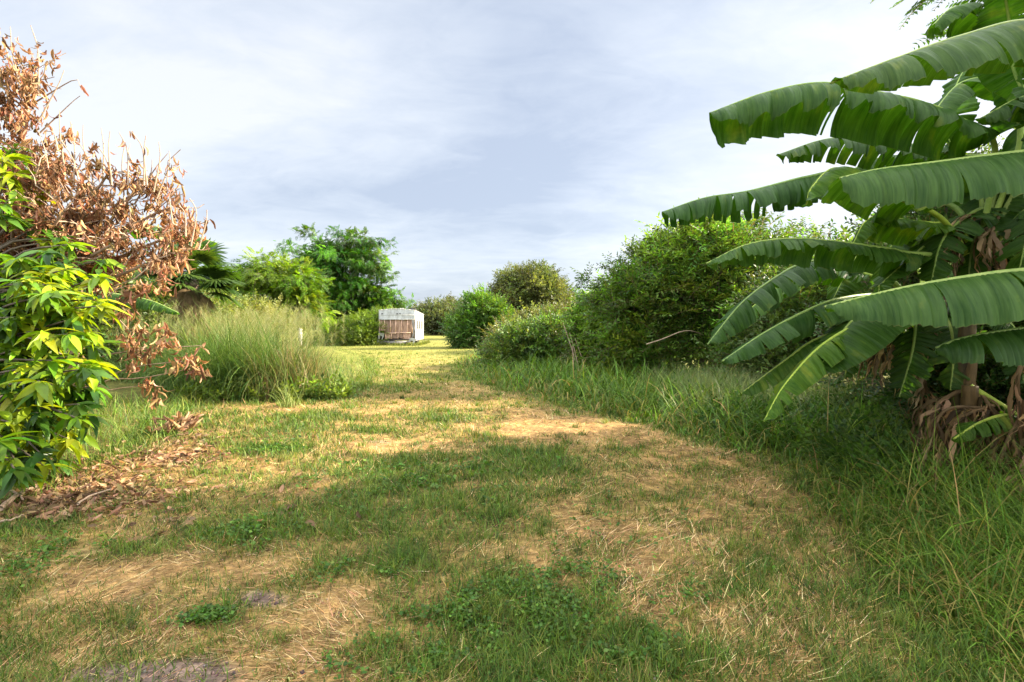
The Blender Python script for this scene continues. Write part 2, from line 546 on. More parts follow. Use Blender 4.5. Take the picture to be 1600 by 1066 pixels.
xs = np.concatenate([-np.geomspace(900, 9, 40)[:-1], np.linspace(-9, 9, 281), np.geomspace(9, 900, 40)[1:]])
ys = np.concatenate([-np.geomspace(300, 1.5, 14)[:-1], np.linspace(-1.5, 1.0, 10)[:-1], np.linspace(1.0, 9, 200)[:-1], np.geomspace(9, 1500, 150)])
gx, gy = np.meshgrid(xs, ys)
gx, gy = gx.ravel(), gy.ravel()
nx, ny = len(xs), len(ys)
gV = np.stack([gx, gy, gz(gx, gy)], 1)
k = np.arange(nx * ny).reshape(ny, nx)
gQ = np.stack([k[:-1, :-1], k[:-1, 1:], k[1:, 1:], k[1:, :-1]], -1).reshape(-1, 4)
gg = greenness(gx, gy)[:, None]
ss = soilness(gx, gy)[:, None]
straw_c, green_c, soil_c = np.array([0.29, 0.18, 0.075]), np.array([0.095, 0.090, 0.024]), np.array([0.155, 0.110, 0.096])
gC = straw_c * (1 - gg) + green_c * gg
gC = gC * (1 - ss) + soil_c * ss
farmix = np.clip((gy - 8) / 20, 0, 1)[:, None]
gC = gC * (1 - farmix * 0.7) + np.array([0.20, 0.225, 0.05]) * farmix * 0.7
mg, b = new_mat('ground_soil_and_straw')
at = b.n('ShaderNodeAttribute', {'attribute_name': 'col'}).outputs['Color']
pos = b.n('ShaderNodeNewGeometry').outputs['Position']
n1 = b.noise(pos, 14.0, 6.0, 0.65)
n2 = b.noise(b.n('ShaderNodeMapping', Vector=pos, Rotation=(0, 0, 0.6), Scale=(1, 5, 1)).outputs[0], 22.0, 4.0, 0.6, 1.2)
n3 = b.noise(pos, 2.2, 5.0, 0.6)
nn = b.math('ADD', b.math('MULTIPLY', n1, 0.4), b.math('ADD', b.math('MULTIPLY', n2, 0.35), b.math('MULTIPLY', n3, 0.25)))
col = b.mix(1.0, at, b.ramp(nn, [(0.40, (0.22, 0.20, 0.18)), (0.50, (0.75, 0.72, 0.68)), (0.60, (1.75, 1.65, 1.5))]), 'MULTIPLY')
bp = b.n('ShaderNodeBump', Strength=0.7, Distance=0.03, Height=nn)
pb = b.n('ShaderNodeBsdfPrincipled', Base_Color=col, Roughness=0.95, Specular_IOR_Level=0.1, Normal=bp.outputs[0])
b.n('ShaderNodeOutputMaterial', Surface=pb.outputs[0])
tag(mesh('ground', gV, gQ, mg, gC, smooth=True), None, None, kind='structure')


# ---------------------------------------------------------------- grass
def scatter_area(n, y0, y1, x_lo, x_hi, power=1.0):
    """n points in the view wedge between y0 and y1, denser near the eye; x limits are functions of y"""
    u = rng.random(n)
    if power == 1.0:
        y = y0 * (y1 / y0) ** u
    else:
        y = y0 + (y1 - y0) * u ** power
    lo = np.maximum(x_lo(y), -1.08 * y - 0.6)
    hi = np.minimum(x_hi(y), 1.08 * y + 0.6)
    ok = hi > lo
    y, lo, hi = y[ok], lo[ok], hi[ok]
    x = lo + (hi - lo) * rng.random(len(y))
    keep = rng.random(len(y)) < (hi - lo) / np.maximum(2.16 * y + 1.2, 0.1)
    return x[keep], y[keep]


def add_blades(buf, x, y, L, Wd, lean, bend, nseg, C, tipc=None, az=None):
    p = np.stack([x, y, gz(x, y) - 0.004], 1)
    a = U(0, 2 * PI, len(x)) if az is None else az
    buf.add(*blades(p, L, Wd, a, lean, bend, nseg, C, tipc))


GR = [(0.030, 0.070, 0.008), (0.062, 0.118, 0.012), (0.125, 0.170, 0.022)]
YG = [(0.15, 0.16, 0.03), (0.24, 0.20, 0.05)]
ST = [(0.13, 0.068, 0.030), (0.34, 0.20, 0.085), (0.50, 0.325, 0.15), (0.66, 0.50, 0.28)]

mown = Buf()
litter = Buf()
xl = lambda y: edge_x(y, LEDGE) - 0.4
xr = lambda y: edge_x(y) + 0.35
# near and middle field: green tufts
x, y = scatter_area(420000, 1.7, 45, xl, xr)
g = greenness(x, y); s = soilness(x, y)
k = rng.random(len(x)) < (0.12 + 0.95 * g) * (1 - 0.9 * s) * np.clip(0.35 + 1.3 * fbm(x, y, 9, 2, 4) ** 1.5, 0, 1)
x, y, g = x[k], y[k], g[k]
n = len(x)
sz = np.clip(y / 4.0, 0.8, 3.2)
c = pal(GR, n, .28)
dry = rng.random(n) > 0.25 + 0.75 * g
c[dry] = pal(YG + [ST[1]], dry.sum())
farm = np.clip((y - 8) / 12, 0, 1)[:, None] * 0.6
c = c * (1 - farm) + np.array([0.17, 0.205, 0.036]) * farm * np.exp(N(0, .15, (n, 1)))
add_blades(mown, x, y, U(0.02, 0.095, n) * sz ** 0.35 * (0.5 + 0.8 * g), 0.0060 * sz * U(.7, 1.4, n), U(0.1, 0.9, n), U(0.2, 1.1, n), 2, c)
# taller scattered tufts
tx, ty = scatter_area(4200, 1.8, 30, xl, xr)
kk = rng.random(len(tx)) < 0.25 + 0.75 * greenness(tx, ty)
tx, ty = tx[kk], ty[kk]
rep = rng.integers(10, 34, len(tx))
cxx = np.repeat(tx, rep); cyy = np.repeat(ty, rep)
rr = np.repeat(U(0.02, 0.09, len(tx)), rep)
x = cxx + N(0, 1, len(cxx)) * rr; y = cyy + N(0, 1, len(cxx)) * rr
n = len(x)
sz = np.clip(y / 4, 0.8, 2.6)
cc = np.repeat(pal(GR + [YG[0]], len(tx), .2), rep, 0) * np.exp(N(0, .15, (n, 1)))
add_blades(mown, x, y, U(0.05, 0.14, n), 0.005 * sz, U(0.1, 0.8, n), U(0.3, 1.3, n), 3, cc)
tag(mown.build('mown_grass', M_GRASS), 'short patchy green grass growing over the mown track', 'grass', kind='stuff')
# dry cut straw lying about
x, y = scatter_area(340000, 1.7, 32, xl, xr)
g = greenness(x, y); s = soilness(x, y)
k = rng.random(len(x)) < np.clip(1.05 - 0.8 * g, 0.1, 1) * (1 - 0.8 * s) * np.clip(2.2 * fbm(x, y, 7, 3, 44) - .35, .1, 1)
x, y = x[k], y[k]
n = len(x)
sz = np.clip(y / 4, 0.75, 3.0)
az = 2 * PI * fbm(x, y, 1.3, 2, 6) * 1.6 + N(0, 0.9, n)
add_blades(litter, x, y, (0.03 + 0.14 * rng.random(n) ** 1.8) * sz ** 0.2, 0.0034 * sz ** .72 * U(.4, 1.6, n), U(1.05, 1.6, n), U(-0.15, 0.22, n), 2, pal(ST, n, .3), az=az)
tag(litter.build('dry_straw', M_STRAW), 'tan cut straw lying loose over the track', 'straw', kind='stuff')

# long green grass on the right verge
verge = Buf()


def verge_h(x, y):
    d = x - edge_x(y)
    h = 0.16 + 0.42 * np.clip(d / 0.9, 0, 1)
    return h * (0.72 + 0.56 * fbm(x, y, 1.1, 3, 12))


x, y = scatter_area(120000, 1.55, 30, lambda y: edge_x(y) - 0.3, lambda y: edge_x(y) + np.interp(y, [2, 7, 10, 14, 30], [3.4, 4.2, 5.5, 6.0, 6.0]))
d = x - edge_x(y) + 0.9 * (fbm(x, y, 1.6, 3, 51) - 0.5)
k = rng.random(len(x)) < np.clip(0.35 + d / 0.35, 0.06, 1)
x, y = x[k], y[k]
n = len(x)
h = verge_h(x, y) * np.clip(.55 + d / .5, .45, 1)[k]
sz = np.clip(y / 4.0, 0.8, 3.0)
c = pal([(0.034, 0.080, 0.007), (0.072, 0.140, 0.012), (0.135, 0.205, 0.024)], n, .3)
kd = rng.random(n) < np.clip(0.36 - 0.3 * (x - edge_x(y)), 0.05, 0.5)
c[kd] = pal(YG + [ST[1]], kd.sum())
add_blades(verge, x, y, h * U(0.6, 1.75, n), 0.0075 * sz * U(.6, 1.7, n), U(0.02, 0.7, n), U(0.6, 2.9, n), 5, c, c * 1.15)
tag(verge.build('long_grass', M_GRASS), 'long arching green grass along the right verge', 'grass', kind='stuff')
# wispy pale seed grass amid the verge in front of the shrubs
wisp = Buf()
cx_ = U(3.0, 6.4, 420); cy_ = U(7.5, 11.5, 420)
rep = 22
x = np.repeat(cx_, rep) + N(0, .10, 420 * rep); y = np.repeat(cy_, rep) + N(0, .10, 420 * rep)
n = len(x)
add_blades(wisp, x, y, U(0.35, 0.95, n), 0.008, U(0.05, .6, n), U(0.3, 1.3, n), 4, pal([(0.11, 0.15, 0.05), (0.20, 0.22, 0.09), (0.07, 0.13, 0.03)], n))
tag(wisp.build('seeding_grass', M_GRASS), 'pale wispy seeding grass in front of the tall shrub', 'grass', kind='stuff')
# straggling grass on the left under the mango and beyond
lv = Buf()
x, y = scatter_area(60000, 3.5, 24, lambda y: edge_x(y, LEDGE) - 3.6, lambda y: edge_x(y, LEDGE) + 0.25)
k = rng.random(len(x)) < np.clip(fbm(x, y, 1.4, 3, 15) * 1.6 - 0.25 + np.clip((y - 6) / 4, 0, .4), 0, 1)
x, y = x[k], y[k]
n = len(x)
c = pal([(0.045, 0.10, 0.012), (0.09, 0.155, 0.02), (0.20, 0.20, 0.05)], n, .25)
sz = np.clip(y / 5.0, 0.8, 2.4)
add_blades(lv, x, y, U(0.12, 0.5, n) * (0.6 + 0.6 * fbm(x, y, .9, 2, 16)), 0.0065 * sz, U(0.02, 0.6, n), U(0.5, 1.9, n), 4, c, c * 1.2)
x = np.concatenate([U(-10.9, -7.4, 500), U(-7.6, -7.3, 500)]); y = np.concatenate([U(39.3, 39.9, 500), U(39.6, 46, 500)])
add_blades(lv, x, y, U(.12, .45, 1000), .03, U(.02, .5, 1000), U(.3, 1.6, 1000), 3, pal([(0.10, 0.15, 0.02), (0.2, 0.2, 0.05)], 1000))
tag(lv.build('verge_grass', M_GRASS), 'straggling green grass below the mango and along the left edge', 'grass', kind='stuff')


# ---------------------------------------------------------------- generic trees and shrubs
def fit(o):
    return o


def clumped(buf, lobes, K, per, tmpls, size, cols, cr=(0.5, 0.5, 0.35), out=0.9, up=0.35, rnd=0.45, shell=0.72, zmin=-0.55, jit=0.2, cjit=0.16, droop=0.0):
    """leaf sprays gathered into clumps spread through the lobes (centre, radii); returns clump centres"""
    lobes = [(np.array(c, float), np.array(r, float)) for c, r in lobes]
    wts = np.array([(r[0] * r[1] * r[2]) ** 0.67 for _, r in lobes])
    which = rng.choice(len(lobes), K, p=wts / wts.sum())
    cen, dirs = [], []
    for i in which:
        c, r = lobes[i]
        while True:
            dv = nrm(N(0, 1, 3))
            if dv[2] > zmin: break
        f = 1 - (1 - shell) * abs(N(0, 0.75)) if rng.random() < 0.82 else U(0.25, 0.8)
        cen.append(c + dv * r * max(f, 0.15) * U(0.88, 1.1)); dirs.append(dv)
    cen, dirs = np.array(cen), np.array(dirs)
    cc = pal(cols, K, cjit)
    m = rng.integers(int(per * 0.7), int(per * 1.3) + 1, K)
    idx = np.repeat(np.arange(K), m)
    n = len(idx)
    off = np.clip(N(0, 1, (n, 3)), -1.9, 1.9) * np.array(cr)
    T = cen[idx] + off
    f = nrm(dirs[idx] * out + nrm(off) * 0.55 + np.array([0, 0, up]) + N(0, rnd, (n, 3)) - np.array([0, 0, droop]))
    upv = nrm(np.array([0, 0, 1.0]) + 0.5 * dirs[idx] + N(0, 0.35, (n, 3)))
    C = cc[idx] * np.exp(N(0, jit, (n, 1)))
    S = U(size[0], size[1], n)
    tt = rng.integers(0, len(tmpls), n)
    for k, tm in enumerate(tmpls):
        s_ = tt == k
        inst(buf, tm, T[s_], frames(f[s_], upv[s_]), S[s_], C[s_])
    return cen


def limbs(buf, base, top, r0, cen, frac=0.35, rmin=0.012, n=5, stems=1, lo=0.35, C=(1, 1, 1)):
    """a tapered trunk (or several stems) with limbs reaching the clumps"""
    base, top = np.array(base, float), np.array(top, float)
    trunks = []
    H = top[2] - base[2]
    for s_ in range(stems):
        off = np.array([N(0, 1), N(0, 1), 0]) * (0.0 if stems == 1 else 0.12 * H)
        p = crv(wob(base + off * 0.25, top + off * 2.2, 6, 0.035), 14)
        buf.tube(p, np.linspace(r0, r0 * 0.30, 14) * (1 + 0.5 * np.exp(-np.linspace(0, 8, 14))), 8, C)
        trunks.append(p)
    pick = rng.random(len(cen)) < frac
    for c in cen[pick]:
        p = trunks[rng.integers(stems)]
        k = int(np.clip((lo + (1 - lo) * rng.random() ** 1.3) * 13, 1, 13))
        h = np.argmin(np.abs(p[:, 2] - (c[2] - 0.45 * np.linalg.norm(c[:2] - p[k, :2]))))
        k = int(np.clip((k + h) // 2, 2, 13))
        a = p[k]
        mid = (a + c) / 2 + np.array([0, 0, 0.08 * np.linalg.norm(c - a)]) + N(0, 0.05, 3) * np.linalg.norm(c - a)
        q = crv([a, mid, c], 7)
        buf.tube(q, np.linspace(max(r0 * 0.34 * (1 - k / 18), rmin * 1.5), rmin, 7), n, C, cap=False)


T_OVAL = [spray_t(s_, 9, 0.30, 0.50, 55, 0.15, jit=.45) for s_ in (1, 2, 3)]
T_NARROW = [spray_t(s_, 10, 0.31, 0.36, 50, 0.22, jit=.4) for s_ in (4, 5, 6)]
T_PINN = [spray_t(s_, 11, 0.26, 0.36, 68, 0.35, opp=True, jit=0.12) for s_ in (7, 8)]
T_OAK = [spray_t(s_, 9, 0.36, 0.5, 60, 0.1, jit=0.7) for s_ in (9, 10, 11)]
T_BROAD = [spray_t(s_, 9, 0.30, 0.62, 60, 0.2, jit=0.35) for s_ in (12, 13)]


def tree(name, label, cat, base, lobes, K, per, tm, size, cols, r0, th, mat=None, stems=1, frac=0.35, cr=(.5, .5, .35), group=None, **kw):
    base = np.array(base, float)
    t = thing(name, label, cat, base, group)
    cb, tb = Buf(), Buf()
    cen = clumped(cb, lobes, K, per, tm, size, cols, cr, **kw)
    limbs(tb, base - np.array([0, 0, 0.1]), base + np.array([0, 0, th]), r0, cen, frac, stems=stems)
    tb.build('trunk', M_BARK, t, smooth=True)
    cb.build('crown', mat or M_LEAF, t)
    return t


def lb(px, py, d, rx, ry, rd=None):
    """lobe from its picture centre, radii in photo pixels, and depth"""
    k = d / F
    return (P(px, py, d), (rx * k, (rd if rd is not None else rx * k), ry * k))


# big compound-leaved tree left of the caravan
D = 46
tree('spreading_tree', 'tall spreading tree with padded feathery green foliage behind the caravan', 'tree', P(540, 536, D) * [1, 1, 0],
     [lb(540, 408, D, 55, 28), lb(500, 422, D, 50, 32), lb(470, 402, D, 26, 20), lb(575, 435, D, 36, 38), lb(520, 468, D, 62, 30), lb(598, 468, D, 20, 18), lb(556, 385, D, 34, 16), lb(450, 440, D, 20, 20), lb(595, 492, D, 30, 22), lb(560, 500, D, 55, 18), lb(525, 380, D, 16, 10), lb(590, 405, D, 10, 12), lb(448, 388, D, 9, 7), lb(488, 370, D, 12, 8), lb(530, 363, D, 16, 7), lb(580, 377, D, 12, 8), lb(600, 402, D, 9, 8), lb(612, 432, D, 10, 9), lb(618, 466, D, 10, 9), lb(412, 408, D, 9, 6), lb(530, 450, D, 60, 26), lb(500, 470, D, 40, 26), lb(560, 462, D, 40, 26)],
     185, 64, T_PINN, (0.46, 0.80), [(0.022, 0.088, 0.008), (0.050, 0.150, 0.012), (0.095, 0.225, 0.018)], 0.32, 4.5,
     cr=(.50, .50, .20), up=0.0, rnd=.75, droop=.4, shell=0.86, cjit=.32)
D = 26
tree('feathery_tree', 'smaller yellow-green feathery tree standing behind the tall grass clump', 'tree', P(440, 545, D) * [1, 1, 0],
     [lb(425, 440, D, 50, 32), lb(470, 445, D, 35, 30), lb(395, 440, D, 32, 20), lb(450, 480, D, 55, 30), lb(470, 495, D, 35, 25), lb(410, 415, D, 14, 12)],
     100, 38, T_PINN, (0.35, 0.65), [(0.055, 0.13, 0.010), (0.115, 0.21, 0.012), (0.19, 0.27, 0.018)], 0.13, 2.6,
     cr=(.36, .36, .18), up=0.0, rnd=.7, droop=.5, stems=2, cjit=.25)
# mound of vines left of the caravan
D = 41
tree('vine_mound', 'low green mound of vines against the left side of the caravan', 'shrub', P(560, 536, D) * [1, 1, 0],
     [lb(575, 522, D, 32, 30, 2.0), lb(545, 530, D, 42, 24, 2.0), lb(600, 514, D + 2, 25, 26, 2.0), lb(515, 535, D, 34, 14, 1.5)],
     300, 30, T_BROAD, (0.26, 0.48), [(0.09, 0.16, 0.014), (0.14, 0.21, 0.022)], 0.06, 1.2, cr=(.3, .3, .2), stems=3, shell=.88)
# bright bush in front of the oak
D = 36
tree('round_bush', 'bright green round bush at the far bend of the track', 'bush', P(748, 538, D) * [1, 1, 0],
     [lb(748, 515, D, 38, 28), lb(755, 490, D, 24, 24), lb(775, 505, D, 22, 22), lb(725, 520, D, 20, 20)],
     150, 30, T_BROAD, (0.4, 0.75), [(0.045, 0.115, 0.018), (0.075, 0.17, 0.025), (0.12, 0.22, 0.035)], 0.09, 2.2, cr=(.38, .38, .3), stems=3)
D = 62
oakc = [(0.060, 0.085, 0.025), (0.100, 0.125, 0.040), (0.14, 0.16, 0.055)]
tree('live_oak', 'dark olive live oak with a dense domed crown', 'tree', P(825, 532, D) * [1, 1, 0],
     [lb(825, 450, D, 50, 28), lb(800, 475, D, 38, 32), lb(850, 475, D, 40, 32), lb(820, 500, D, 55, 22), lb(830, 435, D, 30, 16), lb(775, 470, D, 16, 14)],
     190, 44, T_OAK, (0.5, 0.95), oakc, 0.4, 3.5, cr=(.48, .48, .4), shell=.8, cjit=.26, rnd=.7)
tree('live_oak', 'slim dark oak peeping out at the right of the domed oak', 'tree', P(884, 530, 66) * [1, 1, 0],
     [lb(882, 462, 66, 10, 12), lb(872, 475, 66, 8, 8), lb(884, 490, 66, 14, 16), lb(880, 510, 66, 14, 14)], 60, 20, T_OAK, (0.5, 0.9), oakc, 0.14, 4.8, cr=(.4, .4, .3))
for lab, px, d, w, top in (('olive tree on the skyline beside the caravan roof', 678, 88, 26, 482), ('low olive tree on the skyline midway between caravan and round bush', 706, 92, 24, 480),
                           ('dark olive tree partly hidden behind the round bush', 735, 84, 20, 486), ('far dull tree seen between the slim oak and the right hedge', 905, 95, 24, 485)):
    tree('oak_tree', lab, 'tree', P(px, 525, d) * [1, 1, 0],
         [lb(px, (top + 512) / 2, d, w, (512 - top) / 2 + 4), lb(px + w * .5, (top + 518) / 2, d, w * .7, (512 - top) / 2), lb(px - w * .6, (top + 520) / 2, d, w * .6, (512 - top) / 2.2), lb(px, 516, d, w * 1.1, 8)],
         90, 22, T_OAK, (0.9, 1.5), [(0.075, 0.095, 0.04), (0.11, 0.13, 0.055)], 0.25, 2.5, cr=(.8, .8, .5), group='far trees behind the caravan')
# far-off wood that closes the skyline
fw = Buf()
lob = []
for xw in np.arange(-190, 200, 7.0):
    dw = 118 + N(0, 7)
    hh = U(4.0, 6.5)
    lob.append(((xw + N(0, 2), dw, hh * 0.5), (5.2, 4, hh * 0.55)))
clumped(fw, lob, 1500, 12, T_OAK, (1.2, 2.2), [(0.07, 0.09, 0.04), (0.11, 0.125, 0.055)], (1.2, 1.2, .8))
tag(fw.build('far_wood', M_LEAF), 'far-off dull green wood closing the skyline', 'wood', kind='stuff')
# left background shrubs behind the palm and mango
shc = [(0.06, 0.11, 0.02), (0.10, 0.16, 0.03), (0.15, 0.19, 0.05)]
tree('shrub', 'dull grey-green shrub rising between the palm and the feathery tree', 'shrub', P(350, 545, 34) * [1, 1, 0],
     [lb(345, 475, 34, 30, 24), lb(370, 490, 34, 30, 22), lb(320, 490, 34, 30, 22), lb(345, 515, 34, 60, 22)], 130, 24, T_OAK, (0.5, 0.9), [(0.09, 0.11, 0.045), (0.13, 0.15, 0.06)], 0.08, 2.2, stems=3)
tree('shrub', 'green shrub behind the left banana leaf', 'shrub', P(235, 575, 16) * [1, 1, 0],
     [lb(235, 455, 16, 45, 28), lb(260, 495, 16, 55, 30), lb(205, 500, 16, 50, 38), lb(160, 470, 16, 50, 45), lb(240, 540, 16, 90, 35)], 170, 24, T_BROAD, (0.3, 0.6), shc, 0.05, 1.8, cr=(.3, .3, .2), stems=4)
tree('shrub', 'yellow-green shrub just behind the seed heads of the tall grass clump', 'shrub', P(330, 560, 20) * [1, 1, 0],
     [lb(330, 510, 20, 60, 25), lb(400, 505, 21, 50, 25), lb(290, 515, 19, 45, 22)], 120, 24, T_OVAL, (0.3, 0.6), [(0.13, 0.17, 0.04), (0.20, 0.22, 0.06)], 0.04, 1.2, cr=(.3, .3, .25), stems=4)

# right-hand hedge
tree('low_shrub', 'low sprawling leafy shrub at the far end of the right hedge', 'shrub', P(828, 575, 19.5) * [1, 1, 0],
     [lb(815, 550, 19.5, 42, 28, 1.2), lb(860, 540, 19.5, 42, 34, 1.2), lb(790, 562, 19.5, 26, 20, 1)], 200, 26, T_OVAL, (0.28, 0.55),
     [(0.05, 0.105, 0.022), (0.085, 0.15, 0.03), (0.18, 0.24, 0.05)], 0.03, 0.8, cr=(.2, .2, .16), stems=5, cjit=.28, rnd=.6)
tree('hedge_shrub', 'fresh green bushy shrub beside the leaning dead canes', 'shrub', P(950, 580, 17) * [1, 1, 0],
     [lb(938, 525, 17, 40, 42, 1.2), lb(975, 510, 17, 50, 50, 1.4), lb(940, 496, 17, 28, 26, 1), lb(985, 550, 17, 60, 35, 1.4)], 180, 34, T_NARROW, (0.3, 0.65),
     [(0.05, 0.125, 0.018), (0.10, 0.205, 0.025), (0.17, 0.29, 0.03)], 0.045, 1.6, cr=(.22, .22, .2), stems=5, cjit=.28, rnd=.6)
tree('far_shrub', 'olive shrub filling the gap between live oak and right hedge', 'shrub', P(880, 550, 30) * [1, 1, 0],
     [lb(850, 520, 30, 45, 18, 2), lb(900, 510, 30, 30, 22, 2), lb(800, 530, 30, 40, 12, 2)], 110, 22, T_OVAL, (0.4, 0.8), [(0.09, 0.12, 0.035), (0.15, 0.17, 0.05)], 0.05, 1.2, stems=4)
D = 14
tree('tall_shrub', 'tall loose shrub with fine upright leaf sprays in the middle of the right hedge', 'shrub', P(1110, 590, D) * [1, 1, 0],
     [lb(1095, 410, D, 70, 50), lb(1150, 430, D, 75, 55), lb(1040, 440, D, 55, 40), lb(1010, 480, D, 60, 40), lb(1100, 490, D, 100, 60), lb(1200, 470, D, 75, 70), lb(1080, 550, D, 90, 38), lb(1000, 540, D, 50, 35)],
     240, 32, T_NARROW, (0.30, 0.70), [(0.050, 0.120, 0.018), (0.105, 0.20, 0.026), (0.17, 0.275, 0.035)], 0.06, 3.4, cr=(.27, .27, .24), stems=6, up=.55, frac=.6, shell=.62, cjit=.28, jit=.28, rnd=.6)
# long whippy shoots at its top
t = thing('shoot_shrub', 'lanky shrub whose leafy shoots lean out left above the hedge', 'shrub', P(975, 588, 15.5) * [1, 1, 0])
cb, tb = Buf(), Buf()
shoots = [(985, 500, 912, 437), (990, 500, 955, 420), (1000, 480, 985, 395), (1030, 450, 1040, 365), (1060, 440, 1075, 350), (1100, 420, 1125, 348), (960, 500, 925, 470), (1010, 470, 1005, 400), (1150, 430, 1165, 345), (1050, 430, 1060, 380)]
shoots += [(x0, 470 + N(0, 20), x0 + N(-8, 18), np.interp(x0, [960, 1010, 1060, 1110, 1200, 1260], [440, 405, 362, 345, 345, 350]) + U(-6, 40)) for x0 in np.linspace(965, 1260, 26)]
for px0, py0, px1, py1 in shoots:
    q = crv([P(975 + (px0 - 975) * .6, 585, 15.2), P(px0, py0, 15), P((px0 + px1) / 2 + 4, (py0 + py1) / 2 - 8, 14.6), P(px1, py1, 14.4)], 16)
    tb.tube(q, np.linspace(0.022, 0.004, 16), 5)
    ts = np.repeat(q[6:], 11, 0)
    dirs_ = np.repeat(nrm(np.gradient(q, axis=0))[6:], 11, 0)
    f = nrm(dirs_ * .6 + N(0, .6, ts.shape) + [0, 0, .1])
    inst(cb, T_NARROW[0], ts + N(0, .07, ts.shape), frames(f, nrm(np.array([0, 0, 1]) + N(0, .4, ts.shape))), U(.22, .5, len(ts)), pal([(0.05, 0.10, 0.03), (0.10, 0.16, 0.05)], len(ts)))
tb.build('stem', M_BARK, t, smooth=True)
cb.build('foliage', M_LEAF, t)
tree('hedge_shrub', 'dark shrub under the drooping banana leaves at the right end of the hedge', 'shrub', P(1250, 600, 11) * [1, 1, 0],
     [lb(1250, 500, 11, 80, 60, 1.2), lb(1320, 480, 11, 80, 80, 1.2), lb(1400, 470, 11, 90, 90, 1.2), lb(1300, 560, 11, 100, 40, 1.2), lb(1200, 570, 11.5, 60, 28, 1)], 300, 24, T_OVAL, (0.22, 0.5),
     [(0.04, 0.09, 0.02), (0.075, 0.14, 0.03), (0.13, 0.19, 0.05)], 0.05, 2.0, cr=(.24, .24, .2), stems=5)
# dense dark shrubs behind the banana stems, up to the right edge
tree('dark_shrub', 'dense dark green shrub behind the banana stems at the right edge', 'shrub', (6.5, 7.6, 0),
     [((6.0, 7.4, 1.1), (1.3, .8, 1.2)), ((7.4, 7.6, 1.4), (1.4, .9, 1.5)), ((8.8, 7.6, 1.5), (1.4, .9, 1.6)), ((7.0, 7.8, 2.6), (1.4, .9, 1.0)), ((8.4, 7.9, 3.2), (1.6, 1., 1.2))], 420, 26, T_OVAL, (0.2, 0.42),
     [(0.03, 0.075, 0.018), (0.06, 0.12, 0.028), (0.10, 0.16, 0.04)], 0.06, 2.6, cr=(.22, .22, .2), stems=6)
# tall feathery tree beyond the banana, rising out of the frame
tree('tall_tree', 'tall tree with feathery leaves showing above the topmost banana leaf', 'tree', (9.2, 5.6, 0),
     [((6.9, 6.4, 5.7), (1.0, 1.0, .7)), ((8.8, 5.8, 5.9), (2.0, 1.7, 1.4)), ((8.4, 4.4, 4.4), (1.9, 1.5, 1.3)), ((8.0, 3.0, 3.2), (1.6, 1.3, 1.0)), ((10.2, 4.6, 5.2), (2.0, 1.8, 1.6)), ((8.6, 5.6, 3.4), (1.2, 1.5, 1.0)), ((9.4, 2.6, 3.6), (1.5, 1.2, 1.1))],  # lower lobes added out of view to shade the foreground
     170, 30, T_PINN, (0.3, 0.6), [(0.05, 0.12, 0.02), (0.09, 0.18, 0.03)], 0.22, 5.2, cr=(.36, .36, .2), up=0, droop=.2, rnd=.5)

# leaning dead canes and fallen limb at the hedge
cane = Buf()
for px0, py0, px1, py1, d in ((905, 580, 890, 520, 15.8), (915, 580, 898, 528, 15.9), (903, 580, 880, 505, 16.0), (896, 578, 894, 540, 15.8)):
    cane.tube(crv([P(px0, py0, d), P((px0 + px1) / 2 + 1, (py0 + py1) / 2, d + .1), P(px1, py1, d + .3)], 6), np.linspace(.02, .01, 6), 5)
tag(cane.build('dead_cane', M_TWIG, smooth=True), 'bundle of pale dead canes leaning on the fresh green shrub', 'cane')
limb = Buf()
limb.tube(crv([P(1010, 538, 12.6), P(1035, 530, 12.4), P(1062, 519, 12.3), P(1080, 517, 12.4), P(1100, 524, 12.8)], 12), np.linspace(.017, .007, 12), 6)
tag(limb.build('broken_limb', M_TWIG, smooth=True), 'pale broken limb caught across the front of the tall shrub', 'branch')

# undergrowth of broad weeds below the bananas
ug = Buf()
x = np.concatenate([U(2.9, 5.2, 420), U(3.0, 6.5, 520)]); y = np.concatenate([U(4.2, 6.6, 420), U(6.5, 9.5, 520)])
k = x > edge_x(y) + 0.55
x, y = x[k], y[k]
n = len(x)
rep = 5
X = np.repeat(x, rep); Y = np.repeat(y, rep)
az = U(0, 2 * PI, n * rep); el = U(0.5, 1.4, n * rep)
f = np.stack([np.cos(az) * np.cos(el), np.sin(az) * np.cos(el), np.sin(el)], 1)
T = np.stack([X, Y, gz(X, Y)], 1) + N(0, .03, (n * rep, 3)) * [1, 1, 0]
for k_, tm in enumerate([spray_t(31, 10, .22, .55, 62, .35), spray_t(32, 12, .17, .5, 58, .3)]):
    s_ = (np.arange(n * rep) % 2) == k_
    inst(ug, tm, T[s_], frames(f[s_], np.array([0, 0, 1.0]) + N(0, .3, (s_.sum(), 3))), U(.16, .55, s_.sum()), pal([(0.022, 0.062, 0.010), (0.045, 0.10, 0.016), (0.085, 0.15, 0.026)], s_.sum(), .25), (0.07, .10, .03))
tag(ug.build('weed_undergrowth', M_LEAF), 'broad-leaved weeds crowding the ground below the banana leaves', 'weeds', kind='stuff')
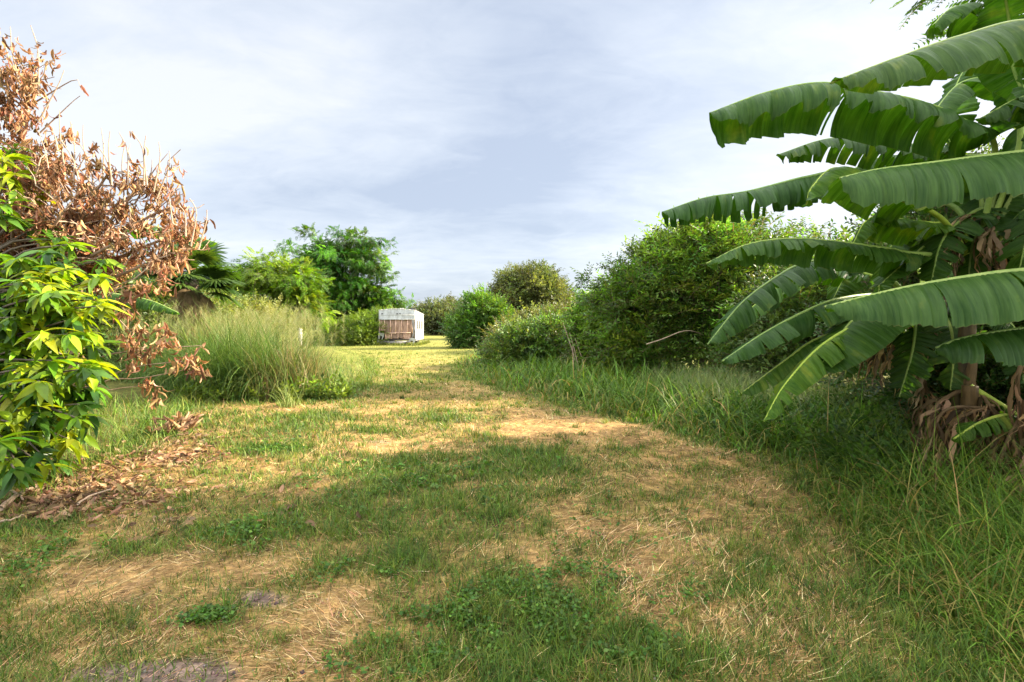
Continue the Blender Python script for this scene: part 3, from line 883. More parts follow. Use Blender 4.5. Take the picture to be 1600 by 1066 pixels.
# crumbs of soil and bits of debris
cl_ = Buf()
oct_ = Tmpl([[0, 0, .6], [0, 0, -.5], [.5, 0, 0], [.1, .55, .1], [-.5, .1, 0], [-.05, -.5, .05]], [[0, 2, 3, 3], [0, 3, 4, 4], [0, 4, 5, 5], [0, 5, 2, 2]])
oct_.Q = np.array([[2, 3, 0, 5], [4, 5, 0, 3], [2, 5, 1, 3], [4, 3, 1, 5]])
x, y = scatter_area(26000, 1.8, 12, xl, xr)
k = rng.random(len(x)) < np.clip(soilness(x, y) * .9 + .05 * (1 - greenness(x, y)), 0, 1)
x, y = x[k], y[k]
n = len(x)
inst(cl_, oct_, np.stack([x, y, gz(x, y) + .002], 1), frames(nrm(N(0, 1, (n, 3))), nrm(N(0, 1, (n, 3)) + [0, 0, .1])), .006 + .018 * rng.random(n) ** 3, pal([(0.10, 0.07, 0.058), (0.20, 0.145, 0.12), (0.15, 0.11, 0.09)], n, .3))
tag(cl_.build('soil_crumb', solid_mat('soil_crumbs', (0.75, 0.75, 0.75), (1.2, 1.2, 1.2), 60, .95, .2)), 'crumbs of dark soil lying on the bare patches of the track', 'soil', kind='stuff')
# creeping clover-like weeds on the track
cv = Buf()
tm = leaf_t(1, .85, 2, .2, .1)
cx_, cy_ = [], []
for px, py, rx, ry, m in ((790, 960, 130, 44, 900), (890, 915, 80, 30, 300), (640, 1030, 100, 26, 420), (330, 965, 32, 12, 110), (560, 895, 70, 20, 200), (990, 1015, 70, 28, 240), (640, 760, 190, 45, 520), (400, 830, 60, 18, 190), (430, 700, 40, 12, 120), (300, 975, 20, 8, 40), (1090, 940, 40, 16, 60), (60, 870, 70, 40, 200), (1000, 860, 160, 80, 160)):
    g = G(px, py)
    a = N(0, .55, (m, 2))
    cx_.append(g[0] + a[:, 0] * rx / F * g[1]); cy_.append(g[1] + a[:, 1] * ry * g[1] ** 2 / (F * CAMZ))
x = np.concatenate(cx_); y = np.concatenate(cy_)
k = fbm(x, y, 6, 3, 21) > 0.47
x, y = x[k], y[k]
rep = 4
X = np.repeat(x, rep) + N(0, .02, len(x) * rep); Y = np.repeat(y, rep) + N(0, .02, len(x) * rep)
n = len(X)
az = U(0, 2 * PI, n)
f = np.stack([np.cos(az), np.sin(az), U(-.1, .7, n)], 1)
inst(cv, tm, np.stack([X, Y, gz(X, Y) + U(.006, .045, n)], 1), frames(f, np.array([0, 0, 1.0]) + N(0, .5, (n, 3))), U(.012, .030, n) * np.clip(Y / 3.2, .9, 1.8), pal([(0.035, 0.095, 0.010), (0.065, 0.145, 0.014), (0.12, 0.20, 0.03)], n, .25))
tag(cv.build('creeping_weed', M_LEAF), 'mats of small-leaved creeping weed in the mown track', 'weeds', kind='stuff')

# ---------------------------------------------------------------- tall grass clump on the left
t = thing('grass_clump', 'head-high clump of guinea grass with hazy pale seed heads', 'grass clump', (-5.0, 12.5, 0))
gb, sb, db, wb = Buf(), Buf(), Buf(), Buf()
n = 15000
u = rng.random(n)
y = 10.6 + 8.5 * u ** 1.3
xc = np.interp(y, [10.4, 11.2, 12.5, 14, 19], [-5.4, -6.0, -6.6, -8.5, -12.2]); hw = np.interp(y, [10.4, 11.2, 12.5, 14, 19], [1.3, 2.1, 2.5, 2.9, 3.7])
x = xc + hw * U(-1, 1, n) * np.sqrt(U(.2, 1, n))
edge = 1 - np.abs(x - xc) / hw
L = U(0.9, 1.9, n) * (0.62 + 0.5 * np.clip(edge * 2, 0, 1)) * (0.75 + .5 * fbm(x, y, .9, 3, 31))
c = pal([(0.042, 0.095, 0.018), (0.085, 0.150, 0.028), (0.155, 0.20, 0.048)], n, .22)
gb.add(*blades(np.stack([x, y, gz(x, y)], 1), L, U(.008, .017, n), U(0, 2 * PI, n), U(0.02, .60, n), U(.4, 2.6, n), 7, c, c * 1.05))
# dry brown clump at the front right
n2 = 1300
x = -4.75 + N(0, .30, n2); y = 11.0 + N(0, .35, n2)
db.add(*blades(np.stack([x, y, gz(x, y)], 1), U(.6, 1.5, n2), U(.008, .016, n2), U(0, 2 * PI, n2), U(.02, .28, n2), U(.2, 1.8, n2), 6, pal([(0.18, 0.12, 0.065), (0.30, 0.21, 0.11), (0.14, 0.16, 0.05), (0.17, 0.19, 0.06)], n2, .25)))
# seed stalks with loose panicles
n3 = 700
u = rng.random(n3)
y = 10.9 + 7.5 * u
xc = np.interp(y, [10.4, 11.2, 12.5, 14, 19], [-5.4, -6.0, -6.6, -8.5, -12.2]); hw = np.interp(y, [10.4, 11.2, 12.5, 14, 19], [1.0, 1.8, 2.2, 2.6, 3.4])
x = xc + hw * U(-1, 1, n3)
H = U(1.3, 2.05, n3)
az = U(0, 2 * PI, n3)
p0 = np.stack([x, y, np.zeros(n3)], 1)
lean = U(.02, .42, n3)
top = p0 + np.stack([np.cos(az) * np.sin(lean) * H, np.sin(az) * np.sin(lean) * H, H * np.cos(lean)], 1)
V_, Q_, C_ = blades(p0, H, .006, az, lean, .1, 3, pal([(0.22, 0.23, 0.09), (0.30, 0.28, 0.13)], n3))
sb.add(V_, Q_, C_)
m = 60
st = np.repeat(top, m, 0) - np.stack([np.zeros(n3 * m), np.zeros(n3 * m), U(0, .38, n3 * m)], 1)
aa = U(0, 2 * PI, n3 * m)
sb.add(*blades(st, U(.08, .26, n3 * m), .0038, aa, U(.4, 1.1, n3 * m), U(.2, 1.0, n3 * m), 2, pal([(0.17, 0.20, 0.07), (0.28, 0.28, 0.12), (0.22, 0.19, 0.10)], n3 * m, .15)))
# weeds at its foot
x = U(-6.6, -3.4, 420); y = 10.35 + U(0, .5, 420)
f = np.stack([N(0, .5, 420), N(-.3, .5, 420), U(.4, 1.2, 420)], 1)
inst(wb, T_OVAL[0], np.stack([x, y, np.zeros(420)], 1), frames(f, np.array([0, 0, 1.0]) + N(0, .3, (420, 3))), U(.2, .55, 420), pal([(0.09, 0.16, 0.025), (0.16, 0.22, 0.04)], 420), (.15, .15, .06))
gb.build('blade_tuft', M_GRASS, t)
sb.build('seed_head', M_GRASS, t)
tag(db.build('dry_tuft', M_GRASS, t), 'brown dried-out tuft', None)
wb.build('weed', M_LEAF, t)
for px, py, r_, m, lab in ((520, 612, 26, 500, 'small loose green tuft at the right foot of the tall grass clump'), (450, 637, 14, 130, 'leafy little weed tuft on the straw below the tall grass clump')):
    g = G(px, py)
    bf = Buf()
    x = g[0] + r_ / F * g[1] * np.clip(N(0, .45, m), -.9, .9); y = g[1] + np.clip(N(0, .14, m), -.3, .3)
    add_blades(bf, x, y, U(.15, .6, m), .012, U(.05, .5, m), U(.3, 1.5, m), 4, pal([(0.11, 0.17, 0.035), (0.19, 0.22, 0.06)], m))
    tag(bf.build('grass_tuft', M_GRASS), lab, 'grass tuft')

# grey post in the grass
pb_ = Buf()
q = P(468, 545, 24) * [1, 1, 0]
pb_.tube(np.array([q + [0, 0, -.2], q + [.01, 0, .5], q + [.02, .01, 1.1], q + [.03, 0, 1.38], q + [.035, 0, 1.42]]), [.115, .11, .105, .10, .06], 10)
tag(pb_.build('wooden_post', M_POST, smooth=False), 'weathered grey wooden post at the right end of the tall grass clump', 'post')

# ---------------------------------------------------------------- derelict caravan
CX, CY = -10.4, 40.0
t = thing('caravan', 'derelict white caravan with its front skin torn off to bare wooden framing', 'caravan', (CX, CY, 0))
Wd_, Ln, H0, H1 = 2.8, 6.2, 0.42, 2.76


def tf(v):
    v = np.asarray(v, float).copy()
    v[:, 2] -= np.clip(v[:, 1], 0, 9) * 0.03 * (v[:, 2] > 2)
    v[:, 0] -= v[:, 1] * 0.06
    return v + np.array([CX, CY, 0])


def part(name, boxes, mat, C=(1, 1, 1), parent=None):
    bf = Buf()
    for lo, hi in boxes:
        bf.box(lo, hi, C, tf)
    return bf.build(name, mat, parent or t)


def sheet(name, outline, y0, th, mat, axis='y', parent=None, C=(1, 1, 1)):
    """flat torn metal or board with an outline, given a thickness"""
    o_ = np.array(outline, float)
    m_ = len(o_)
    if axis == 'y':
        a = np.stack([o_[:, 0], np.full(m_, y0), o_[:, 1]], 1); c_ = a + [0, th, 0]
    else:
        a = np.stack([np.full(m_, y0), o_[:, 0], o_[:, 1]], 1); c_ = a + [th, 0, 0]
    V = tf(np.concatenate([a, c_]))
    me = bpy.data.meshes.new(name)
    fs = [list(range(m_))[::-1], [m_ + i for i in range(m_)]] + [[i, (i + 1) % m_, m_ + (i + 1) % m_, m_ + i] for i in range(m_)]
    me.from_pydata([tuple(v - ORG[t.name]) for v in V], [], fs)
    at = me.attributes.new('col', 'FLOAT_COLOR', 'POINT')
    at.data.foreach_set('color', np.tile([*C, 1.0], len(V)).astype(np.float32))
    me.materials.append(mat)
    ob = bpy.data.objects.new(name, me)
    COL.objects.link(ob)
    ob.parent = parent or t
    ORG[ob.name] = ORG[t.name]
    return ob


part('floor_deck', [((0.05, 0.05, H0), (Wd_ - .05, Ln, H0 + .08))], M_DARK)
part('chassis', [((.35, .02, .24), (.47, Ln, H0 - .003)), ((Wd_ - .47, .02, .24), (Wd_ - .35, Ln, H0 - .003)), ((.05, -.12, .22), (Wd_ - .4, .0, .36))], M_STEEL)
sheet('side_wall', [(0.05, .40), (Ln, .40), (Ln, H1), (0.0, H1), (0.02, 2.1), (.12, 1.4), (.02, .9)], 0.0, .04, M_WHITE, 'x')
rw = sheet('side_wall', [(0.42, .36), (Ln, .36), (Ln, H1), (0.0, H1), (0.03, 2.15), (.30, 1.75), (.16, 1.35), (.40, 1.05), (.30, .7)], Wd_ - .04, .04, M_WHITE, 'x', C=(.66, .65, .62))
for yw in (1.2, 2.6, 4.4):
    wf = sheet('window', [(yw, 1.25), (yw + .62, 1.25), (yw + .62, 1.98), (yw, 1.98)], Wd_ + .002, .03, M_STEEL, 'x', rw)
    sheet('pane', [(yw + .06, 1.31), (yw + .56, 1.31), (yw + .56, 1.92), (yw + .06, 1.92)], Wd_ + .034, .006, M_GLASS, 'x', wf)
sheet('rear_wall', [(.045, .42), (Wd_ - .045, .42), (Wd_ - .045, H1 - .01), (.045, H1 - .01)], Ln - .05, .04, M_WHITE)
# crowned roof
bf = Buf()
xs_ = np.linspace(-.03, Wd_ + .03, 9)
zt = H1 + .02 + .10 * (1 - ((xs_ - Wd_ / 2) / (Wd_ / 2)) ** 2)
for i in range(8):
    v = np.array([[xs_[i], -.05, zt[i]], [xs_[i + 1], -.05, zt[i + 1]], [xs_[i + 1], Ln + .05, zt[i + 1]], [xs_[i], Ln + .05, zt[i]]])
    v = np.concatenate([v, v - [0, 0, .05]])
    bf.add(tf(v), [[0, 1, 2, 3], [7, 6, 5, 4], [0, 4, 5, 1], [2, 6, 7, 3], [1, 5, 6, 2], [3, 7, 4, 0]])
roof = bf.build('roof', M_WHITE, t)
part('roof_vent', [((1.55, .6, H1 + .11), (1.8, .95, H1 + .2))], M_STEEL, parent=roof)
part('roof_rail', [((2.3, .35, H1 + .10), (2.78, 1.6, H1 + .17)), ((2.36, .5, H1 + .0), (2.42, .6, H1 + .10)), ((2.36, 1.3, H1 + .0), (2.42, 1.4, H1 + .10))], M_RUBBER, parent=roof)
# white upper front with seams and a bent lower edge
fp = sheet('front_panel', [(0, 2.02), (.5, 2.0), (1.2, 2.03), (1.9, 2.0), (2.4, 2.03), (Wd_, 2.02), (Wd_, H1), (2.1, H1 + .05), (1.4, H1 + .08), (.7, H1 + .05), (0, H1)], -.03, .03, M_WHITE, C=(.92, .94, 1.0))
part('seam', [((.02, -.045, 2.37), (Wd_ - .02, -.032, 2.40)), ((.02, -.045, 2.035), (Wd_ - .02, -.032, 2.06))], M_WHITE, parent=fp)
for xa in (.2, 1.38, 1.6):
    part('marker_lamp', [((xa, -.07, 2.46), (xa + .12, -.032, 2.51))], M_RUBBER, parent=fp)
# inner boarding, studs and rails
for i, (xa, xb, za, zb) in enumerate(((.1, .42, 1.15, 2.0), (.44, .86, .9, 2.0), (.88, 1.28, .9, 2.0), (1.32, 1.74, .95, 2.0), (1.78, 2.22, .95, 2.0), (2.26, 2.56, 1.0, 2.0), (.5, .95, .52, .93), (1.0, 1.45, .52, .93), (1.5, 1.9, .58, .93), (1.95, 2.45, .50, .93))):
    sheet('board', [(xa, za + N(0, .03)), ((xa + xb) / 2, za + N(0, .04)), (xb, za + N(0, .03)), (xb, zb), (xa, zb)], .10, .02, M_WOOD, C=tuple(np.array([1, .97, .95]) * U(.45, 1.3)))
for xa in (.42, .86, 1.29, 1.75, 2.22, 2.58):
    part('stud', [((xa, .02, .95 if xa > .5 else 1.1), (xa + .055, .09, 2.0))], M_WOOD, (1.7, 1.65, 1.6))
for xa in (.46, .96, 1.46, 1.92):
    part('stud', [((xa, .03, .50), (xa + .05, .09, .94))], M_WOOD, (1.6, 1.55, 1.5))
part('cross_rail', [((.36, -.01, .94), (1.6, .018, 1.0)), ((1.62, -.005, .97), (2.5, .018, 1.03))], M_WOOD, (1.7, 1.65, 1.6))
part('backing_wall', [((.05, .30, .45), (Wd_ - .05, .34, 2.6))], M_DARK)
part('corner_post', [((.0, -.02, .42), (.08, .08, 2.0))], M_WOOD, (1.1, 1.1, 1.1))
# hanging shreds of the torn skin
sheet('torn_skin', [(-.02, 1.1), (.10, 1.05), (.14, .75), (.02, .35), (-.12, .05), (-.17, .07), (-.06, .5), (-.04, .8)], -.07, .015, M_WHITE, C=(.9, .9, .88))
sheet('torn_skin', [(.12, 1.0), (.42, .98), (.40, .72), (.30, .5), (.20, .42), (.26, .66), (.14, .8)], -.06, .015, M_WHITE, C=(.85, .86, .84))
sheet('torn_skin', [(2.4, .55), (2.6, .62), (2.95, .50), (2.85, .34), (2.7, .08), (2.62, .1), (2.70, .36), (2.5, .40), (2.45, .2), (2.40, .3)], -.08, .015, M_WHITE, C=(.9, .9, .88))
sheet('torn_skin', [(2.56, 2.0), (2.76, 2.0), (2.74, 1.5), (2.80, 1.1), (2.7, .7), (2.6, .68), (2.68, 1.1), (2.62, 1.5)], -.05, .015, M_STEEL)
part('bumper', [((.1, -.22, .16), (2.1, -.13, .25))], M_STEEL, (1.0, 1.0, 1.05))
for xa in (0.12, Wd_ - .34):
    for yw in (2.7, 3.5):
        bf = Buf()
        c0 = np.array([xa, yw, .33])
        th = np.linspace(0, 2 * PI, 20, endpoint=False)
        ring = [np.stack([np.full(20, xx), yw + rr_ * np.cos(th), .33 + rr_ * np.sin(th)], 1) for xx, rr_ in ((xa, .18), (xa, .31), (xa + .04, .33), (xa + .18, .33), (xa + .22, .31), (xa + .22, .18))]
        V = tf(np.concatenate(ring))
        Q = [[k * 20 + j, k * 20 + (j + 1) % 20, ((k + 1) % 6) * 20 + (j + 1) % 20, ((k + 1) % 6) * 20 + j] for k in range(6) for j in range(20)]
        bf.add(V, Q)
        wh = bf.build('wheel', M_RUBBER, t)
        bf = Buf()
        bf.tube(tf(np.array([[xa + .05, yw, .33], [xa + .17, yw, .33]])), [.18, .18], 14)
        bf.build('rim', M_STEEL, wh)

# ---------------------------------------------------------------- fan palm
base = P(300, 560, 13) * [1, 1, 0]
t = thing('fan_palm', 'fan palm with a skirt of dead fronds behind the withered tree', 'palm', base)
bf = Buf()
q = crv([base + [0, 0, -.1], base + [.05, 0, 1.0], base + [.0, 0, 2.68]], 12)
bf.tube(q, .15 + .02 * np.sin(np.arange(12) * 2.6), 12)
bf.build('trunk', M_PALMTRUNK, t)


def fan(buf, o_, dirv, S, C, droop, spread=1.9, stalk=.55):
    """a stalk and a pleated fan of blades"""
    dirv = nrm(dirv)
    M = frames(dirv[None], np.array([[0, 0, 1.0]]) + N(0, .15, (1, 3)))[0]
    st = stalk * S
    q = crv([o_, o_ + dirv * st * .6 + [0, 0, .05], o_ + dirv * st - [0, 0, droop * .15]], 6)
    buf.tube(q, np.linspace(.02, .012, 6), 4, C)
    hub = q[-1]
    for a in np.linspace(-spread, spread, 25):
        f = M @ np.array([math.sin(a), math.cos(a), .10 * math.cos(a) + N(0, .05)])
        l = S * .62 * (0.75 + 0.25 * math.cos(a * .8)) * U(.9, 1.08)
        buf.add(*blades(np.array([hub]), 0, 0, 0, 0, 0, 1, C)) if False else None
        sd_ = nrm(np.cross(f, M[:, 2]))
        pts = [hub + f * l * k - np.array([0, 0, 1]) * droop * l * k ** 2.2 for k in (0.0, .3, .65, 1.0)]
        wv = [.004, .042 * S, .034 * S, .002]
        V = np.concatenate([[p_ - sd_ * w_, p_ + M[:, 2] * w_ * .35, p_ + sd_ * w_] for p_, w_ in zip(pts, wv)])
        Q = []
        for k in range(3):
            i = k * 3
            Q += [[i, i + 1, i + 4, i + 3], [i + 1, i + 2, i + 5, i + 4]]
        buf.add(V, Q, C)


topc = base + [0, 0, 2.75]
for i in range(30):
    bf = Buf()
    az, el = i * 2.4 + N(0, .2), U(-.45, 1.2)
    fan(bf, topc + [0, 0, U(-.25, .15)], np.array([math.cos(az) * math.cos(el), math.sin(az) * math.cos(el), math.sin(el)]), U(.95, 1.2), pal([(0.035, 0.08, 0.014), (0.085, 0.14, 0.024)], 1)[0], .3)
    bf.build('frond', M_LEAF, t)
for i in range(34):
    bf = Buf()
    az, el = i * 2.4, U(-1.4, -.55)
    fan(bf, topc + [0, 0, U(-1.1, -.05)], np.array([math.cos(az) * math.cos(el), math.sin(az) * math.cos(el), math.sin(el)]), U(.6, .85), pal([(0.13, 0.08, 0.045), (0.22, 0.15, 0.08), (0.14, 0.14, 0.045)], 1)[0], .6, .9, .22)
    bf.build('dead_frond', M_DRYLEAF, t)


# ---------------------------------------------------------------- bananas
def banana_leaf(t, path, wn, wf, dn, df, start=0.15, strips=(9, 9), tear=0.18, gap=0.25, ripple=0.02, tint=(1, 1, 1), mat=None, blunt=0.25, nv=8, curl=0.5, name='leaf', rib=0.026, yaw=0.0):
    """midrib through path (stem end first), near (towards -side) and far laminae with widths and droop angles in degrees, split into strips"""
    NS = 170
    p = crv(path, NS)
    L = np.linalg.norm(np.diff(p, axis=0), axis=1).sum()
    tg = nrm(np.gradient(p, axis=0))
    h = nrm(np.cross(tg, [0, 0, 1.0]))
    for k in range(1, NS):                       # keep the side vector continuous
        if np.dot(h[k], h[k - 1]) < 0: h[k] = -h[k]
    # near side is the one towards the camera path
    if np.dot(h[NS // 2], np.array([0, 0, CAMZ]) - p[NS // 2]) < 0: h = -h
    upv = nrm(np.cross(h, tg))
    upv *= np.sign(upv[:, 2:3] + 1e-6)
    s_ = np.linspace(0, 1, NS)
    buf_V, buf_Q, buf_UV, nb = [], [], [], 0
    for sgn, wid, drop, nst in ((1, wn, dn, strips[0]), (-1, wf, df, strips[1])):
        if wid <= 0: continue
        cuts = np.sort(np.concatenate([[start, 1.0], start + (1 - start) * np.clip((np.arange(1, nst) + N(0, .28, nst - 1)) / nst, .02, .98)]))
        for a, c in zip(cuts[:-1], cuts[1:]):
            if c - a < 0.004: continue
            m_ = max(4, int((c - a) * NS * 1.1))
            extra = N(0, tear)
            gp = gap * U(.2, 1.0)
            mid = (a + c) / 2 + N(0, .2) * (c - a)
            v = np.linspace(0, 1, nv)
            ss_ = np.linspace(a, c, m_)
            S2, V2 = np.meshgrid(ss_, v, indexing='ij')
            q = (S2 - start) / (1 - start)
            prof = np.clip(q / .10, 0, 1) ** .55 * np.clip(1 - np.clip((q - .45) / .55, 0, 1) ** 2.6 * (1 - blunt), 0, 1)
            prof = np.where(q > .97, prof * (1 - (q - .97) / .03 * .6), prof)
            w_ = wid * prof
            Sx = S2 + (mid - S2) * gp * V2 ** 1.5 * .6
            idx = np.clip(Sx, 0, 1) * (NS - 1)
            i0 = np.clip(np.floor(idx).astype(int), 0, NS - 2)
            fr = (idx - i0)[..., None]
            lerp = lambda A: A[i0] * (1 - fr) + A[i0 + 1] * fr
            pp, hh, uu, tt = lerp(p), lerp(h) * sgn, lerp(upv), lerp(tg)
            ang0 = R(drop) * .35 + extra * .3
            ang1 = R(drop) * (1 + curl * .4) + extra
            a_ = ang0 + (ang1 - ang0) * V2 ** 0.8
            # integrate the curve across the half blade
            ca, sa = np.cos(a_), np.sin(a_)
            dv = 1.0 / (nv - 1)
            cx__ = np.concatenate([np.zeros((m_, 1)), np.cumsum((ca[:, 1:] + ca[:, :-1]) / 2 * dv, 1)], 1)
            cz__ = np.concatenate([np.zeros((m_, 1)), np.cumsum((sa[:, 1:] + sa[:, :-1]) / 2 * dv, 1)], 1)
            ph = S2 * L + .05 * np.sin(S2 * L * 9 + extra * 20)
            rp = 1.5 * ripple * V2 ** 1.2 * np.sin(ph * 2 * PI / .31 + extra * 30 + sgn) + .45 * ripple * V2 ** .8 * np.sin(ph * 2 * PI / .125 + extra * 50) + .013 * np.minimum(V2 * 4, 1) * np.sin(ph * 2 * PI / .050)
            vert = np.array([0, 0, 1.0])
            dn_ = uu * .55 + vert * .45
            X = pp + hh * (w_ * cx__)[..., None] - dn_ * (w_ * cz__)[..., None] + tt * (w_ * V2 * .22)[..., None] + (hh * .75 + uu * .5) * rp[..., None]
            buf_V.append(X.reshape(-1, 3))
            buf_UV.append(np.stack([S2 * L + sgn * 5, V2 * .93 + .0], -1).reshape(-1, 2))
            kk = np.arange(m_ * nv).reshape(m_, nv) + nb
            buf_Q.append(np.stack([kk[:-1, :-1], kk[1:, :-1], kk[1:, 1:], kk[:-1, 1:]], -1).reshape(-1, 4))
            nb += m_ * nv
    V = np.concatenate(buf_V)
    tint = np.asarray(tint, float)
    o = mesh(name, V, np.concatenate(buf_Q), mat or M_BAN, np.broadcast_to(tint, (len(V), 3)), np.concatenate(buf_UV), smooth=True, parent=t)
    rb = Buf()
    rb.tube(p - upv * .006, rib * (1 - .86 * s_) ** 1.0 + .003, 7, tuple(np.clip(tint * .9, .3, 1.4)))
    rb.build('midrib', M_MIDRIB if mat is None else M_BANDRY_RIB, o, smooth=True)
    return o


M_BANDRY_RIB = solid_mat('dry_midrib', (0.20, 0.13, 0.07), (0.42, 0.30, 0.18), 8, 0.85, 0.4)


def dry_leaf(t, path, w=.13, C=(0.20, 0.13, 0.07), n=6):
    """a withered leaf: crumpled ribbons hanging along a limp midrib"""
    bf = Buf()
    p = crv(path, 40)
    bf.tube(p, np.linspace(.022, .006, 40), 5, np.array(C) * 1.0)
    tg = nrm(np.gradient(p, axis=0))
    for i in range(n * 4):
        k = rng.integers(3, 30)
        l = rng.integers(8, 18)
        idx = np.arange(k, min(k + l, 40))
        m_ = len(idx)
        az = U(0, 2 * PI)
        rad = np.array([math.cos(az), math.sin(az), 0])
        e = np.linspace(0, 1, m_)
        off = w * U(.4, 1.2) * np.sin(e * PI * .8)[:, None] * rad + np.array([0, 0, -1]) * (e ** 1.4)[:, None] * w * U(.2, 1.6)
        cl = p[idx] + off + N(0, .006, (m_, 3))
        wd = U(.005, .026) * np.sin(PI * np.clip(e * .9 + .08, 0, 1))
        tw = az + PI / 2 + np.cumsum(N(0, .35, m_))
        sd_ = np.stack([np.cos(tw), np.sin(tw), N(0, .25, m_)], 1)
        V = np.stack([cl - sd_ * wd[:, None], cl + rad * wd[:, None] * .5, cl + sd_ * wd[:, None]], 1).reshape(-1, 3)
        Q = []
        for j in range(m_ - 1):
            a = j * 3
            Q += [[a, a + 1, a + 4, a + 3], [a + 1, a + 2, a + 5, a + 4]]
        bf.add(V, Q, np.array(C) * (U(.25, 1.0) if rng.random() < .7 else U(1.4, 2.3)) * np.array([1, U(.9, 1.1), U(.8, 1.25)]))
    return bf.build('dry_leaf', M_BANDRY, t)


def pseudostem(t, base, top, r0=.12, C=(1, 1, 1)):
    bf = Buf()
    q = crv([np.array(base) - [0, 0, .1], (np.array(base) + np.array(top)) / 2 + N(0, .03, 3), top], 20)
    rad = np.linspace(r0, r0 * .62, 20)
    bf.tube(q, rad, 14, C)
    for i in range(5):                            # overlapping sheaths
        k0 = rng.integers(0, 8); k1 = k0 + rng.integers(6, 11)
        az = U(0, 2 * PI)
        th = az + np.linspace(-1.1, 1.1, 7)
        V, Q = [], []
        for j, k in enumerate(range(k0, k1)):
            e = j / (k1 - k0)
            r_ = rad[k] + .006 + .018 * e ** 2
            wv = th if e < .6 else az + (th - az) * (1 - (e - .6) * 1.8)
            V += [q[k] + r_ * np.array([math.cos(x_), math.sin(x_), 0]) for x_ in wv]
        for j in range(k1 - k0 - 1):
            Q += [[j * 7 + i_, j * 7 + i_ + 1, (j + 1) * 7 + i_ + 1, (j + 1) * 7 + i_] for i_ in range(6)]
        bf.add(V, Q, np.array([1.1, .95, .8]) * U(.7, 1.3))
    return bf.build('pseudostem', M_PSEUDO, t, smooth=True)


def pp(*a):
    return [P(*q) for q in a]


GRP = 'banana plants on the right'
# plant A: nearest, stem just outside the frame, its long leaves reach in from the right
A0 = np.array([4.55, 3.75, 0.0])
tA = thing('banana_plant', 'nearest banana plant whose broad smooth leaves enter from the right edge', 'banana plant', A0, GRP)
At = A0 + [0, 0, 2.1]
pseudostem(tA, A0, At, .14)
banana_leaf(tA, [At, P(1720, 60, 3.75)] + pp((1610, 32, 3.45), (1500, 56, 3.3), (1400, 90, 3.2), (1298, 128, 3.1)), .43, .36, 62, 45, .22, (6, 9), .10, .16, .022, tint=(1.05, 1.0, .9), blunt=.05)
banana_leaf(tA, [At, P(1740, 225, 3.6)] + pp((1600, 236, 3.2), (1450, 254, 3.05), (1370, 264, 3.0), (1312, 277, 2.95)), .36, .34, 72, 40, .18, (6, 9), .08, .16, .016, tint=(1.0, 1.02, 1.0), blunt=.62)
banana_leaf(tA, [At, P(1740, 415, 3.5)] + pp((1600, 421, 3.05), (1500, 433, 2.95), (1400, 451, 2.9), (1288, 478, 2.85)), .36, .34, 70, 35, .18, (5, 6), .05, .08, .010, blunt=.15)
banana_leaf(tA, [At - [0, 0, .3], P(1760, 500, 3.3)] + pp((1640, 508, 3.1), (1560, 517, 3.05), (1500, 528, 3.0), (1462, 542, 3.0)), .30, .28, 74, 40, .16, (6, 6), .10, .28, .012, tint=(.8, .85, .95), blunt=.3)
banana_leaf(tA, [At, At + [-.1, .3, .7]] + pp((1590, 120, 4.3), (1575, 20, 4.2), (1560, -60, 4.0)), .26, .26, 35, 35, .30, (5, 6), .12, .2, .02, tint=(1.0, 1.1, .9))
banana_leaf(tA, [At, At + [0.05, -.2, .8], At + [-.3, -.6, 1.5], At + [-.9, -.9, 1.7], At + [-1.4, -1.1, 1.35]], .3, .3, 40, 40, .2, (8, 8), .15, .2)
banana_leaf(tA, [At, At + [.4, -.2, .7], At + [1.0, -.3, 1.2], At + [1.8, -.4, 1.0], At + [2.3, -.4, .5]], .3, .3, 40, 40, .2, (8, 8), .15, .2)
for dx, dy in ((-.15, -.05), (.1, -.12), (-.05, .15)):
    dry_leaf(tA, [A0 + [0, 0, 1.7], A0 + [dx * 2, dy * 2, 1.6], A0 + [dx * 3.2, dy * 3, 1.0], A0 + [dx * 3.4, dy * 3, .2]])

# plant B
B0 = np.array([4.35, 5.05, 0.0])
Bt = P(1545, 265, 4.75)
tB = thing('banana_plant', 'middle banana plant with a leaf pointing left against the sky', 'banana plant', B0, GRP)
pseudostem(tB, B0, B0 * .5 + Bt * .5 + [0, 0, .4], .095, (.6, .6, .5))
Bm = B0 * .4 + Bt * .6 + np.array([0, 0, .3])
banana_leaf(tB, [Bm] + pp((1555, 235, 4.6), (1500, 185, 4.3), (1440, 160, 4.15), (1390, 148, 4.05), (1290, 129, 3.9), (1200, 143, 3.8), (1108, 176, 3.75)), .26, .40, 78, 92, .30, (5, 6), .13, .12, .035, tint=(.95, 1.05, .85), blunt=.65, curl=.25)
banana_leaf(tB, [Bm] + pp((1560, 260, 4.9), (1500, 242, 4.9), (1400, 222, 4.9), (1300, 216, 4.9), (1213, 242, 4.9)), .30, .30, 60, 70, .16, (22, 22), .20, .55, .02, tint=(.8, .85, .8))
banana_leaf(tB, [Bm] + pp((1500, 330, 4.9), (1420, 300, 5.0), (1330, 268, 4.9), (1260, 276, 4.8), (1170, 298, 4.7), (1100, 309, 4.65), (1034, 331, 4.6)), .27, .30, 72, 88, .30, (17, 30), .2, .6, .018, tint=(.8, .95, 1.0), blunt=.5)
banana_leaf(tB, [Bm] + pp((1480, 400, 4.7), (1420, 395, 4.6), (1370, 386, 4.5), (1250, 373, 4.4), (1170, 381, 4.35), (1103, 411, 4.3)), .22, .26, 58, 82, .24, (7, 12), .18, .3, .022, tint=(1.0, 1.05, .85), blunt=.2)
